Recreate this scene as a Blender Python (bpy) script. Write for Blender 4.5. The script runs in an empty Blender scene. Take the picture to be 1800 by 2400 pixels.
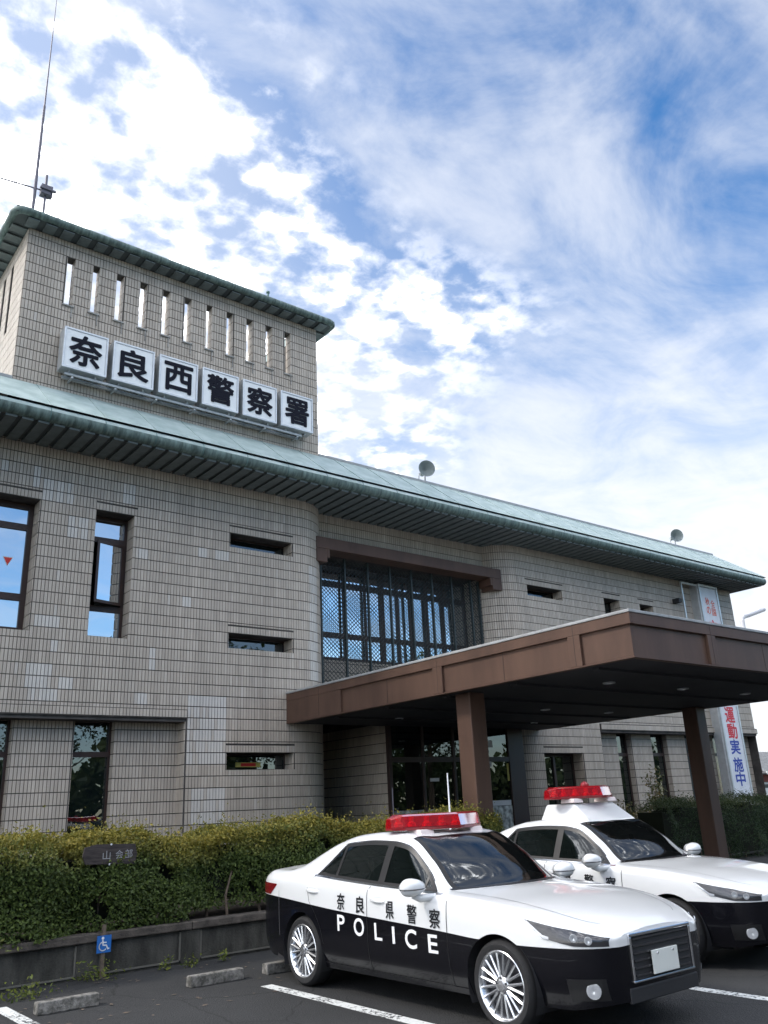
import bpy, bmesh, math, random
import numpy as np
from mathutils import Vector, Matrix

random.seed(7)
rng = np.random.default_rng(7)
R = math.radians
sc = bpy.context.scene
COL = sc.collection

# ------------------------------------------------------------------ camera
CAM_H = 1.72
yaw, pitch, roll = R(38.8778), R(19.3481), R(-2.7007)
fwd = Vector((math.sin(yaw)*math.cos(pitch), math.cos(yaw)*math.cos(pitch), math.sin(pitch)))
rgt = Vector((math.cos(yaw), -math.sin(yaw), 0)); upv = rgt.cross(fwd)
r2 = math.cos(roll)*rgt + math.sin(roll)*upv
u2 = -math.sin(roll)*rgt + math.cos(roll)*upv
cam_d = bpy.data.cameras.new('camera')
cam = bpy.data.objects.new('camera', cam_d); COL.objects.link(cam)
cam_d.sensor_fit = 'VERTICAL'; cam_d.sensor_height = 36.0; cam_d.sensor_width = 27.0
cam_d.lens = 1969.44/2400*36.0
cam_d.clip_start = 0.05; cam_d.clip_end = 6000
mw = Matrix.Identity(4)
for i in range(3):
    mw[i][0] = r2[i]; mw[i][1] = u2[i]; mw[i][2] = -fwd[i]
mw[0][3], mw[1][3], mw[2][3] = 0, 0, CAM_H
cam.matrix_world = mw
sc.camera = cam

# ------------------------------------------------------------------ light, sky
SUN_DIR = Vector((-0.72, 0.42, 0.80)).normalized()
SUN_EL = math.asin(SUN_DIR.z); SUN_AZ = math.atan2(SUN_DIR.x, SUN_DIR.y)
sun_d = bpy.data.lights.new('sun', 'SUN'); sun_d.energy = 0.5; sun_d.angle = R(10); sun_d.color = (1, 0.94, 0.86)
sun = bpy.data.objects.new('sun', sun_d); COL.objects.link(sun)
sun.rotation_euler = (-SUN_DIR).to_track_quat('-Z', 'Y').to_euler()

world = bpy.data.worlds.new('World'); sc.world = world; world.use_nodes = True
def build_world():
    nt = world.node_tree; N = nt.nodes; L = nt.links; N.clear()
    def nd(t, **k):
        n = N.new(t)
        for a, b in k.items(): setattr(n, a, b)
        return n
    def math_(op, a, b=None, c=None, clamp=False):
        n = nd('ShaderNodeMath', operation=op, use_clamp=clamp)
        for i, v in enumerate((a, b, c)):
            if v is None: continue
            if isinstance(v, (int, float)): n.inputs[i].default_value = v
            else: L.new(v, n.inputs[i])
        return n.outputs[0]
    def sstep(v, a, b):
        n = nd('ShaderNodeMapRange', interpolation_type='SMOOTHSTEP')
        L.new(v, n.inputs['Value']); n.inputs['From Min'].default_value = a; n.inputs['From Max'].default_value = b
        return n.outputs[0]
    def mix(f, a, b):
        n = nd('ShaderNodeMix', data_type='RGBA')
        if isinstance(f, (int, float)): n.inputs[0].default_value = f
        else: L.new(f, n.inputs[0])
        for i, v in ((6, a), (7, b)):
            if isinstance(v, tuple): n.inputs[i].default_value = (*v, 1)
            else: L.new(v, n.inputs[i])
        return n.outputs[2]
    sky = nd('ShaderNodeTexSky', sky_type='NISHITA')
    sky.sun_disc = False; sky.sun_elevation = SUN_EL; sky.sun_rotation = SUN_AZ
    sky.altitude = 100; sky.air_density = 1.0; sky.dust_density = 0.6; sky.ozone_density = 2.2
    tc = nd('ShaderNodeTexCoord'); sep = nd('ShaderNodeSeparateXYZ'); L.new(tc.outputs['Generated'], sep.inputs[0])
    X, Y, Z = sep.outputs
    zz = math_('ADD', math_('MAXIMUM', Z, 0.0), 0.10)
    px = math_('DIVIDE', X, zz); py = math_('DIVIDE', Y, zz)
    P = nd('ShaderNodeCombineXYZ'); L.new(px, P.inputs[0]); L.new(py, P.inputs[1])
    def noise(vec, scale, detail, rough, dist=0.0, off=(0, 0, 0), scl=(1, 1, 1), rot=0.0):
        m = nd('ShaderNodeMapping'); m.inputs['Location'].default_value = off; m.inputs['Scale'].default_value = scl
        m.inputs['Rotation'].default_value = (0, 0, rot); L.new(vec, m.inputs[0])
        n = nd('ShaderNodeTexNoise'); n.noise_dimensions = '2D' if False else '3D'
        n.inputs['Scale'].default_value = scale; n.inputs['Detail'].default_value = detail
        n.inputs['Roughness'].default_value = rough; n.inputs['Distortion'].default_value = dist
        L.new(m.outputs[0], n.inputs['Vector']); return n.outputs['Fac']
    big = noise(P.outputs[0], 1.1, 2, 0.5, 0, (3.1, 1.7, 0))
    # a bank of broken altocumulus fills the sunward left, thin cirrus lies to its right
    bank_l = math_('ADD', math_('MULTIPLY', math_('SUBTRACT', px, py), -1.0), math_('MULTIPLY', math_('SUBTRACT', big, 0.5), 1.6))
    bank = sstep(bank_l, -0.30, 0.50)
    front = sstep(Y, -0.30, 0.30)
    # unseen cloud added overhead behind the camera to brighten the shaded front, clear low down
    bank = math_('MAXIMUM', bank, math_('MULTIPLY', sstep(Y, 0.25, -0.15), sstep(Z, 0.36, 0.56)))
    # altocumulus: small soft puffs broken by finer noise, parted by blue channels
    med = noise(P.outputs[0], 12.0, 2, 0.45, 0.15, (0.4, 2.2, 0.3), (1, 1.2, 1), R(30))
    fine = noise(P.outputs[0], 27.0, 7, 0.60, 0.15, (5.4, 1.2, 2.0))
    chan = noise(P.outputs[0], 2.3, 4, 0.55, 0.4, (8.4, 3.2, 5.0))
    acv = math_('ADD', math_('ADD', math_('MULTIPLY', med, 0.80), math_('MULTIPLY', fine, 0.52)), math_('MULTIPLY', math_('SUBTRACT', chan, 0.5), 0.24))
    acv = math_('ADD', acv, math_('MULTIPLY', math_('SUBTRACT', bank, 0.5), 0.10))
    ac = math_('MULTIPLY', sstep(acv, 0.575, 0.86), sstep(bank, 0.05, 0.75))
    grey = math_('MULTIPLY', sstep(acv, 0.74, 0.92), sstep(noise(P.outputs[0], 3.4, 4, 0.5, 0.2, (2.2, 9.1, 1)), 0.48, 0.66))
    # cirrus: wide soft streaks
    ci1 = noise(P.outputs[0], 1.15, 6, 0.54, 0.9, (1.7, 4.4, 0), (0.70, 1.7, 1), R(-28))
    ci2 = noise(P.outputs[0], 3.0, 8, 0.62, 0.5, (7.7, 0.4, 0), (1, 1.35, 1), R(-48))
    ci = sstep(math_('ADD', math_('MULTIPLY', ci1, 0.62), math_('MULTIPLY', ci2, 0.46)), 0.39, 0.68)
    ci = math_('MULTIPLY', ci, math_('MULTIPLY_ADD', front, 0.40, 0.28))
    low = math_('MULTIPLY', sstep(Z, 0.60, 0.24), math_('MULTIPLY', math_('MULTIPLY_ADD', ci2, 0.9, 0.42), math_('MULTIPLY_ADD', front, 0.92, 0.08)))
    veil = math_('SUBTRACT', 1.0, math_('MULTIPLY', math_('SUBTRACT', 1.0, ci), math_('SUBTRACT', 1.0, math_('MINIMUM', low, 1.0))), clamp=True)
    veil = math_('MAXIMUM', veil, math_('MULTIPLY', math_('MULTIPLY', bank, front), 0.42))
    skyc = nd('ShaderNodeHueSaturation'); skyc.inputs['Saturation'].default_value = 1.30; skyc.inputs['Value'].default_value = 0.47
    L.new(sky.outputs[0], skyc.inputs['Color'])
    base = mix(veil, skyc.outputs[0], (2.1, 2.15, 2.26))
    # thick puffs are far brighter than their thin edges
    core = mix(sstep(ac, 0.55, 1.0), (2.7, 2.73, 2.82), (13.0, 13.1, 13.5))
    core = mix(math_('MULTIPLY', grey, 0.9), core, (1.45, 1.5, 1.62))
    col = mix(ac, base, core)
    bg = nd('ShaderNodeBackground'); L.new(col, bg.inputs[0]); bg.inputs[1].default_value = 0.10
    out = nd('ShaderNodeOutputWorld'); L.new(bg.outputs[0], out.inputs[0])
build_world()
sc.view_settings.view_transform = 'Standard'; sc.view_settings.look = 'None'
sc.view_settings.exposure = 2.35; sc.view_settings.gamma = 1.0
sc.render.engine = 'CYCLES'
try:
    sc.cycles.max_bounces = 8; sc.cycles.transparent_max_bounces = 12
except Exception: pass

# ------------------------------------------------------------------ materials
MATS = {}
def material(name, col=(0.5, 0.5, 0.5), rough=0.6, metal=0.0, var=0.0, vscale=6.0, bump=0.0, bscale=40.0, coat=0.0,
             spec=0.5, trans=0.0, streak=None, ior=1.45, detail=6, emit=0.0):
    m = bpy.data.materials.new(name); m.use_nodes = True
    nt = m.node_tree; b = nt.nodes['Principled BSDF']; L = nt.links
    b.inputs['Base Color'].default_value = (*col, 1); b.inputs['Roughness'].default_value = rough
    b.inputs['Metallic'].default_value = metal; b.inputs['Specular IOR Level'].default_value = spec
    b.inputs['Coat Weight'].default_value = coat; b.inputs['Transmission Weight'].default_value = trans; b.inputs['IOR'].default_value = ior
    if emit:
        b.inputs['Emission Color'].default_value = (*col, 1); b.inputs['Emission Strength'].default_value = emit
    tc = nt.nodes.new('ShaderNodeTexCoord')
    if var or streak:
        n = nt.nodes.new('ShaderNodeTexNoise'); n.inputs['Scale'].default_value = vscale; n.inputs['Detail'].default_value = detail
        n.inputs['Roughness'].default_value = 0.62
        mp = nt.nodes.new('ShaderNodeMapping'); L.new(tc.outputs['Object'], mp.inputs[0]); L.new(mp.outputs[0], n.inputs['Vector'])
        if streak: mp.inputs['Scale'].default_value = streak[1]
        cr = nt.nodes.new('ShaderNodeValToRGB')
        lo = tuple(max(0, c*(1-var)) for c in col); hi = tuple(min(1, c*(1+var)) for c in col)
        if streak: lo = streak[0]
        cr.color_ramp.elements[0].position = 0.36; cr.color_ramp.elements[1].position = 0.64
        cr.color_ramp.elements[0].color = (*lo, 1); cr.color_ramp.elements[1].color = (*hi, 1)
        L.new(n.outputs['Fac'], cr.inputs[0]); L.new(cr.outputs[0], b.inputs['Base Color'])
    if bump:
        n2 = nt.nodes.new('ShaderNodeTexNoise'); n2.inputs['Scale'].default_value = bscale; n2.inputs['Detail'].default_value = 5
        L.new(tc.outputs['Object'], n2.inputs['Vector'])
        bp = nt.nodes.new('ShaderNodeBump'); bp.inputs['Strength'].default_value = bump; bp.inputs['Distance'].default_value = 0.02
        L.new(n2.outputs['Fac'], bp.inputs['Height']); L.new(bp.outputs[0], b.inputs['Normal'])
    MATS[name] = m
    return m
M = MATS
material('grout', (0.075, 0.068, 0.062), 0.9, var=0.3, vscale=3)
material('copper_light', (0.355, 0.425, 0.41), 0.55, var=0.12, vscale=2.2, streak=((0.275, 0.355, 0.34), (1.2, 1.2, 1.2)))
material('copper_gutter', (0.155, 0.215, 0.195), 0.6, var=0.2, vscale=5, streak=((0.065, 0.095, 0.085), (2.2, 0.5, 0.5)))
material('copper_dark', (0.10, 0.18, 0.17), 0.6, var=0.35, vscale=3)
material('soffit', (0.14, 0.165, 0.162), 0.6, var=0.2, vscale=3)
material('soffit_groove', (0.085, 0.098, 0.097), 0.8)
material('brown_metal', (0.098, 0.056, 0.039), 0.5, var=0.12, vscale=1.6, streak=((0.076, 0.043, 0.031), (1, 1, 0.25)), spec=0.35)
material('brown_dark', (0.05, 0.03, 0.024), 0.5, var=0.2, vscale=2)
material('flashing', (0.32, 0.33, 0.33), 0.5, var=0.15, vscale=4)
material('frame_bronze', (0.045, 0.028, 0.024), 0.4, spec=0.4)
material('dark_room', (0.012, 0.014, 0.015), 0.95)
material('room_wall', (0.10, 0.105, 0.10), 0.9)
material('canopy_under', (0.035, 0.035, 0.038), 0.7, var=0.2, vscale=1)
material('screen_metal', (0.035, 0.045, 0.045), 0.45, spec=0.4)
material('sign_face', (0.78, 0.80, 0.80), 0.28, var=0.03, vscale=4)
material('aluminium', (0.55, 0.57, 0.58), 0.4, metal=0.6, var=0.08, vscale=6)
material('galvanised', (0.42, 0.43, 0.43), 0.5, metal=0.4, var=0.15, vscale=8)
material('letter_navy', (0.005, 0.006, 0.014), 0.6, spec=0.15)
material('letter_black', (0.006, 0.006, 0.008), 0.35)
material('letter_white', (0.78, 0.79, 0.80), 0.3)
material('letter_red', (0.62, 0.03, 0.05), 0.45)
material('letter_blue', (0.02, 0.05, 0.35), 0.45)
material('letter_orange', (0.70, 0.12, 0.06), 0.5)
material('banner_white', (0.70, 0.72, 0.76), 0.55, var=0.05, vscale=3)
material('sticker_red', (0.60, 0.04, 0.03), 0.5)
material('paper', (0.62, 0.63, 0.64), 0.7)
material('paper_yellow', (0.55, 0.47, 0.12), 0.7)
material('concrete', (0.30, 0.295, 0.28), 0.88, var=0.25, vscale=5, bump=0.3, bscale=60)
material('concrete_stop', (0.19, 0.18, 0.165), 0.9, var=0.35, vscale=14, bump=0.6, bscale=50, streak=((0.06, 0.058, 0.05), (1, 1, 1)))
material('concrete_old', (0.050, 0.048, 0.042), 0.92, var=0.4, vscale=3.0, bump=0.5, bscale=45, streak=((0.022, 0.022, 0.018), (1.5, 1.5, 0.5)))
material('concrete_cap', (0.075, 0.064, 0.054), 0.92, var=0.4, vscale=5, bump=0.5, bscale=50)
material('mortar', (0.12, 0.115, 0.10), 0.95)
material('soil', (0.045, 0.034, 0.024), 0.95, var=0.4, vscale=8, bump=0.8, bscale=30)
material('bark', (0.10, 0.075, 0.055), 0.9, var=0.35, vscale=12, bump=0.6, bscale=40)
material('wood_sign', (0.045, 0.036, 0.034), 0.8, var=0.3, vscale=6, streak=((0.025, 0.02, 0.019), (1, 8, 8)))
material('wood_post', (0.13, 0.10, 0.075), 0.85, var=0.3, vscale=9)
material('blue_sign', (0.02, 0.13, 0.42), 0.4)
material('pipe_white', (0.60, 0.59, 0.60), 0.4)
material('horn_grey', (0.22, 0.25, 0.245), 0.5, var=0.1)
material('antenna_metal', (0.12, 0.115, 0.14), 0.5, metal=0.3)
# vehicles
material('car_white', (0.68, 0.69, 0.69), 0.3, coat=1.0)
material('car_black', (0.004, 0.004, 0.006), 0.25, coat=0.35, spec=0.25)
material('trim_grey', (0.10, 0.10, 0.105), 0.5)
material('trim_black', (0.012, 0.012, 0.013), 0.35)
material('plastic_dark', (0.022, 0.022, 0.024), 0.6)
material('chrome', (0.75, 0.76, 0.78), 0.12, metal=1.0)
material('alloy', (0.62, 0.63, 0.65), 0.24, metal=0.9)
material('alloy_dark', (0.10, 0.10, 0.11), 0.5, metal=0.6)
material('rubber', (0.014, 0.014, 0.015), 0.75, bump=0.2, bscale=80)
material('seat_cloth', (0.055, 0.055, 0.06), 0.85, var=0.2)
material('headlining', (0.35, 0.36, 0.34), 0.9)
material('red_lens', (0.62, 0.012, 0.022), 0.15, trans=0.68, ior=1.25, coat=0.0)
material('red_core', (0.75, 0.02, 0.02), 0.25, metal=0.3)
material('tail_lens', (0.14, 0.006, 0.010), 0.12, coat=0.5)
material('mount_pale', (0.70, 0.60, 0.58), 0.4)
material('lamp_clear', (0.55, 0.57, 0.60), 0.08, metal=0.5, coat=0.5)
material('lamp_dark', (0.06, 0.06, 0.065), 0.12, metal=0.5, coat=0.6)
material('plate_white', (0.68, 0.70, 0.66), 0.45)
material('tile_roof_grey', (0.16, 0.165, 0.17), 0.6, var=0.25, vscale=3)
material('plaster_white', (0.68, 0.67, 0.64), 0.8, var=0.06)
material('red_paint', (0.20, 0.045, 0.03), 0.7, var=0.2)
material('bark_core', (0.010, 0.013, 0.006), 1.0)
material('faded_letter', (0.30, 0.30, 0.31), 0.8)
material('mount_shadow', (0.55, 0.56, 0.56), 0.35, coat=0.4)
material('base_red', (0.22, 0.01, 0.015), 0.3, coat=0.3)
material('hill', (0.055, 0.095, 0.085), 0.95, var=0.3, vscale=0.05)

def tile_material():
    m = bpy.data.materials.new('wall_tile'); m.use_nodes = True; nt = m.node_tree; L = nt.links; b = nt.nodes['Principled BSDF']
    geo = nt.nodes.new('ShaderNodeNewGeometry'); oi = nt.nodes.new('ShaderNodeObjectInfo')
    add = nt.nodes.new('ShaderNodeMath'); add.operation = 'ADD'; L.new(geo.outputs['Random Per Island'], add.inputs[0]); L.new(oi.outputs['Random'], add.inputs[1])
    fr = nt.nodes.new('ShaderNodeMath'); fr.operation = 'FRACT'; L.new(add.outputs[0], fr.inputs[0])
    cr = nt.nodes.new('ShaderNodeValToRGB'); el = cr.color_ramp.elements
    el[0].position = 0; el[0].color = (0.43, 0.372, 0.308, 1); el[1].position = 1; el[1].color = (0.52, 0.458, 0.386, 1)
    e = el.new(0.35); e.color = (0.462, 0.402, 0.335, 1); e = el.new(0.75); e.color = (0.485, 0.424, 0.354, 1)
    L.new(fr.outputs[0], cr.inputs[0])
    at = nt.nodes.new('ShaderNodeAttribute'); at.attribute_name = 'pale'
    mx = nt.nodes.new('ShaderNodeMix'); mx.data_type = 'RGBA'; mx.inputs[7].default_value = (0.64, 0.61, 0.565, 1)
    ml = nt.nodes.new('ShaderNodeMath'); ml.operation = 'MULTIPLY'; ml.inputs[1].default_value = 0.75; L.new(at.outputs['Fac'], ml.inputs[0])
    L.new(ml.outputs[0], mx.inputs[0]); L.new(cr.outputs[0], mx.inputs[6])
    # weathering: soft dirt streaks and cloudy patches
    tc = nt.nodes.new('ShaderNodeTexCoord'); mp = nt.nodes.new('ShaderNodeMapping'); mp.inputs['Scale'].default_value = (1.6, 1.6, 0.22)
    n = nt.nodes.new('ShaderNodeTexNoise'); n.inputs['Scale'].default_value = 1.0; n.inputs['Detail'].default_value = 7
    L.new(geo.outputs['Position'], mp.inputs[0]); L.new(mp.outputs[0], n.inputs['Vector'])
    mr = nt.nodes.new('ShaderNodeMapRange'); mr.inputs['From Min'].default_value = 0.35; mr.inputs['From Max'].default_value = 0.68
    mr.inputs['To Min'].default_value = 0.90; mr.inputs['To Max'].default_value = 1.05; L.new(n.outputs['Fac'], mr.inputs['Value'])
    mp2 = nt.nodes.new('ShaderNodeMapping'); mp2.inputs['Scale'].default_value = (7.0, 7.0, 0.10)
    ns = nt.nodes.new('ShaderNodeTexNoise'); ns.inputs['Scale'].default_value = 1.0; ns.inputs['Detail'].default_value = 4
    L.new(geo.outputs['Position'], mp2.inputs[0]); L.new(mp2.outputs[0], ns.inputs['Vector'])
    mr2 = nt.nodes.new('ShaderNodeMapRange'); mr2.inputs['From Min'].default_value = 0.30; mr2.inputs['From Max'].default_value = 0.50
    mr2.inputs['To Min'].default_value = 0.89; mr2.inputs['To Max'].default_value = 1.0; L.new(ns.outputs['Fac'], mr2.inputs['Value'])
    mm = nt.nodes.new('ShaderNodeMath'); mm.operation = 'MULTIPLY'; L.new(mr.outputs[0], mm.inputs[0]); L.new(mr2.outputs[0], mm.inputs[1])
    mul = nt.nodes.new('ShaderNodeMix'); mul.data_type = 'RGBA'; mul.blend_type = 'MULTIPLY'; mul.inputs[0].default_value = 1
    L.new(mx.outputs[2], mul.inputs[6]); L.new(mm.outputs[0], mul.inputs[7]); L.new(mul.outputs[2], b.inputs['Base Color'])
    b.inputs['Roughness'].default_value = 0.5; b.inputs['Specular IOR Level'].default_value = 0.4
    n3 = nt.nodes.new('ShaderNodeTexNoise'); n3.inputs['Scale'].default_value = 55; L.new(geo.outputs['Position'], n3.inputs['Vector'])
    bp = nt.nodes.new('ShaderNodeBump'); bp.inputs['Strength'].default_value = 0.25; bp.inputs['Distance'].default_value = 0.01
    L.new(n3.outputs['Fac'], bp.inputs['Height']); L.new(bp.outputs[0], b.inputs['Normal'])
    M['tile'] = m
tile_material()

def glass_material(name, refl, tint, see=0.0, wav=0.02, reflcol=(0.9, 0.93, 0.95), rough=0.0):
    """coated window glass: mirror share `refl`, the rest dark tint or see-through share `see`"""
    m = bpy.data.materials.new(name); m.use_nodes = True; nt = m.node_tree; L = nt.links; nt.nodes.clear()
    out = nt.nodes.new('ShaderNodeOutputMaterial'); g = nt.nodes.new('ShaderNodeBsdfGlossy'); g.inputs['Roughness'].default_value = rough
    g.inputs['Color'].default_value = (*reflcol, 1)
    d = nt.nodes.new('ShaderNodeBsdfDiffuse'); d.inputs[0].default_value = (*tint, 1)
    t = nt.nodes.new('ShaderNodeBsdfTransparent'); t.inputs[0].default_value = (*[min(1, 0.25+0.75*c*6) for c in tint], 1)
    ms = nt.nodes.new('ShaderNodeMixShader'); ms.inputs[0].default_value = see; L.new(d.outputs[0], ms.inputs[1]); L.new(t.outputs[0], ms.inputs[2])
    lw = nt.nodes.new('ShaderNodeFresnel'); lw.inputs['IOR'].default_value = 1.5
    mx = nt.nodes.new('ShaderNodeMath'); mx.operation = 'MAXIMUM'; mx.inputs[1].default_value = refl; L.new(lw.outputs[0], mx.inputs[0])
    fin = nt.nodes.new('ShaderNodeMixShader'); L.new(mx.outputs[0], fin.inputs[0]); L.new(ms.outputs[0], fin.inputs[1]); L.new(g.outputs[0], fin.inputs[2])
    if wav:
        tc = nt.nodes.new('ShaderNodeTexCoord'); n = nt.nodes.new('ShaderNodeTexNoise'); n.inputs['Scale'].default_value = 1.4; n.inputs['Detail'].default_value = 1
        L.new(tc.outputs['Object'], n.inputs['Vector']); bp = nt.nodes.new('ShaderNodeBump'); bp.inputs['Strength'].default_value = wav; bp.inputs['Distance'].default_value = 0.1
        L.new(n.outputs['Fac'], bp.inputs['Height']); L.new(bp.outputs[0], g.inputs['Normal'])
    L.new(fin.outputs[0], out.inputs[0]); M[name] = m
glass_material('glass_mirror', 0.72, (0.02, 0.03, 0.035), 0.0, 0.03)
glass_material('glass_bright', 0.88, (0.02, 0.03, 0.035), 0.0, 0.03)
glass_material('glass_dark', 0.13, (0.012, 0.02, 0.02), 0.55, 0.02)
glass_material('glass_door', 0.10, (0.012, 0.02, 0.02), 0.75, 0.01)
glass_material('car_glass', 0.13, (0.03, 0.035, 0.034), 0.92, 0.0)
glass_material('car_glass_tint', 0.06, (0.008, 0.012, 0.011), 0.55, 0.0)

def asphalt_material():
    m = bpy.data.materials.new('asphalt'); m.use_nodes = True; nt = m.node_tree; L = nt.links; b = nt.nodes['Principled BSDF']
    geo = nt.nodes.new('ShaderNodeNewGeometry')
    n1 = nt.nodes.new('ShaderNodeTexNoise'); n1.inputs['Scale'].default_value = 90; n1.inputs['Detail'].default_value = 3
    n2 = nt.nodes.new('ShaderNodeTexNoise'); n2.inputs['Scale'].default_value = 0.9; n2.inputs['Detail'].default_value = 6
    v = nt.nodes.new('ShaderNodeTexVoronoi'); v.inputs['Scale'].default_value = 70
    for n in (n1, n2, v): L.new(geo.outputs['Position'], n.inputs['Vector'])
    cr = nt.nodes.new('ShaderNodeValToRGB'); cr.color_ramp.elements[0].position = 0.25; cr.color_ramp.elements[0].color = (0.010, 0.0103, 0.0105, 1)
    cr.color_ramp.elements[1].position = 0.8; cr.color_ramp.elements[1].color = (0.036, 0.0365, 0.037, 1)
    L.new(n1.outputs['Fac'], cr.inputs[0])
    mr = nt.nodes.new('ShaderNodeMapRange'); mr.inputs['From Min'].default_value = 0.3; mr.inputs['From Max'].default_value = 0.7; mr.inputs['To Min'].default_value = 0.72; mr.inputs['To Max'].default_value = 1.2
    L.new(n2.outputs['Fac'], mr.inputs['Value'])
    mul = nt.nodes.new('ShaderNodeMix'); mul.data_type = 'RGBA'; mul.blend_type = 'MULTIPLY'; mul.inputs[0].default_value = 1
    L.new(cr.outputs[0], mul.inputs[6]); L.new(mr.outputs[0], mul.inputs[7])
    nz = nt.nodes.new('ShaderNodeTexNoise'); nz.inputs['Scale'].default_value = 3.0; L.new(geo.outputs['Position'], nz.inputs['Vector'])
    wv = nt.nodes.new('ShaderNodeMix'); wv.data_type = 'VECTOR'; wv.inputs[0].default_value = 0.12; L.new(geo.outputs['Position'], wv.inputs[4]); L.new(nz.outputs['Color'], wv.inputs[5])
    ck = nt.nodes.new('ShaderNodeTexVoronoi'); ck.feature = 'DISTANCE_TO_EDGE'; ck.inputs['Scale'].default_value = 0.55; L.new(wv.outputs[1], ck.inputs['Vector'])
    ckr = nt.nodes.new('ShaderNodeMapRange'); ckr.inputs['From Min'].default_value = 0.002; ckr.inputs['From Max'].default_value = 0.006; ckr.inputs['To Min'].default_value = 0.35; L.new(ck.outputs['Distance'], ckr.inputs['Value'])
    sp = nt.nodes.new('ShaderNodeTexVoronoi'); sp.inputs['Scale'].default_value = 34; L.new(geo.outputs['Position'], sp.inputs['Vector'])
    spr = nt.nodes.new('ShaderNodeMapRange'); spr.inputs['From Min'].default_value = 0.10; spr.inputs['From Max'].default_value = 0.16; spr.inputs['To Min'].default_value = 2.2; spr.inputs['To Max'].default_value = 1.0; L.new(sp.outputs['Distance'], spr.inputs['Value'])
    mc = nt.nodes.new('ShaderNodeMath'); mc.operation = 'MULTIPLY'; L.new(ckr.outputs[0], mc.inputs[0]); L.new(spr.outputs[0], mc.inputs[1])
    m2 = nt.nodes.new('ShaderNodeMix'); m2.data_type = 'RGBA'; m2.blend_type = 'MULTIPLY'; m2.inputs[0].default_value = 1; m2.clamp_result = False
    L.new(mul.outputs[2], m2.inputs[6]); L.new(mc.outputs[0], m2.inputs[7]); L.new(m2.outputs[2], b.inputs['Base Color'])
    b.inputs['Roughness'].default_value = 0.82
    bp = nt.nodes.new('ShaderNodeBump'); bp.inputs['Strength'].default_value = 0.7; bp.inputs['Distance'].default_value = 0.01
    L.new(v.outputs['Distance'], bp.inputs['Height']); L.new(bp.outputs[0], b.inputs['Normal'])
    M['asphalt'] = m
    m = bpy.data.materials.new('worn_paint'); m.use_nodes = True; nt = m.node_tree; L = nt.links; b = nt.nodes['Principled BSDF']
    b.inputs['Base Color'].default_value = (0.62, 0.63, 0.61, 1); b.inputs['Roughness'].default_value = 0.7
    geo = nt.nodes.new('ShaderNodeNewGeometry'); n = nt.nodes.new('ShaderNodeTexNoise'); n.inputs['Scale'].default_value = 26; n.inputs['Detail'].default_value = 8; n.inputs['Roughness'].default_value = 0.7
    n2 = nt.nodes.new('ShaderNodeTexNoise'); n2.inputs['Scale'].default_value = 2.2
    L.new(geo.outputs['Position'], n.inputs['Vector']); L.new(geo.outputs['Position'], n2.inputs['Vector'])
    ad = nt.nodes.new('ShaderNodeMath'); ad.operation = 'MULTIPLY_ADD'; L.new(n2.outputs['Fac'], ad.inputs[0]); ad.inputs[1].default_value = 0.5; L.new(n.outputs['Fac'], ad.inputs[2])
    mr = nt.nodes.new('ShaderNodeMapRange'); mr.inputs['From Min'].default_value = 0.67; mr.inputs['From Max'].default_value = 0.72; L.new(ad.outputs[0], mr.inputs['Value'])
    L.new(mr.outputs[0], b.inputs['Alpha']); M['worn_paint'] = m
asphalt_material()

def leaf_material(name, cols, rough=0.55, transl=0.25):
    m = bpy.data.materials.new(name); m.use_nodes = True; nt = m.node_tree; L = nt.links; b = nt.nodes['Principled BSDF']
    geo = nt.nodes.new('ShaderNodeNewGeometry'); at = nt.nodes.new('ShaderNodeAttribute'); at.attribute_name = 'young'
    cr = nt.nodes.new('ShaderNodeValToRGB'); el = cr.color_ramp.elements
    el[0].color = (*cols[0], 1); el[1].color = (*cols[1], 1); L.new(geo.outputs['Random Per Island'], cr.inputs[0])
    cr2 = nt.nodes.new('ShaderNodeValToRGB'); el = cr2.color_ramp.elements
    el[0].color = (*cols[2], 1); el[1].color = (*cols[3], 1); L.new(geo.outputs['Random Per Island'], cr2.inputs[0])
    mx = nt.nodes.new('ShaderNodeMix'); mx.data_type = 'RGBA'; L.new(at.outputs['Fac'], mx.inputs[0]); L.new(cr.outputs[0], mx.inputs[6]); L.new(cr2.outputs[0], mx.inputs[7])
    L.new(mx.outputs[2], b.inputs['Base Color']); b.inputs['Roughness'].default_value = rough; b.inputs['Specular IOR Level'].default_value = 0.35
    tr = nt.nodes.new('ShaderNodeBsdfTranslucent'); L.new(mx.outputs[2], tr.inputs[0])
    ms = nt.nodes.new('ShaderNodeMixShader'); ms.inputs[0].default_value = transl
    L.new(b.outputs[0], ms.inputs[1]); L.new(tr.outputs[0], ms.inputs[2]); L.new(ms.outputs[0], nt.nodes['Material Output'].inputs[0])
    M[name] = m
leaf_material('hedge_leaf', ((0.036, 0.060, 0.014), (0.095, 0.135, 0.026), (0.18, 0.16, 0.020), (0.33, 0.26, 0.045)))
leaf_material('hedge_leaf_dark', ((0.014, 0.034, 0.012), (0.035, 0.065, 0.018), (0.05, 0.07, 0.02), (0.10, 0.10, 0.03)))
leaf_material('tree_leaf', ((0.018, 0.04, 0.012), (0.05, 0.08, 0.02), (0.05, 0.08, 0.02), (0.09, 0.11, 0.03)))
leaf_material('shrub_leaf', ((0.04, 0.07, 0.02), (0.10, 0.12, 0.04), (0.12, 0.10, 0.04), (0.20, 0.13, 0.05)))
leaf_material('weed_leaf', ((0.06, 0.09, 0.012), (0.16, 0.18, 0.02), (0.06, 0.09, 0.02), (0.12, 0.13, 0.03)))

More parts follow.
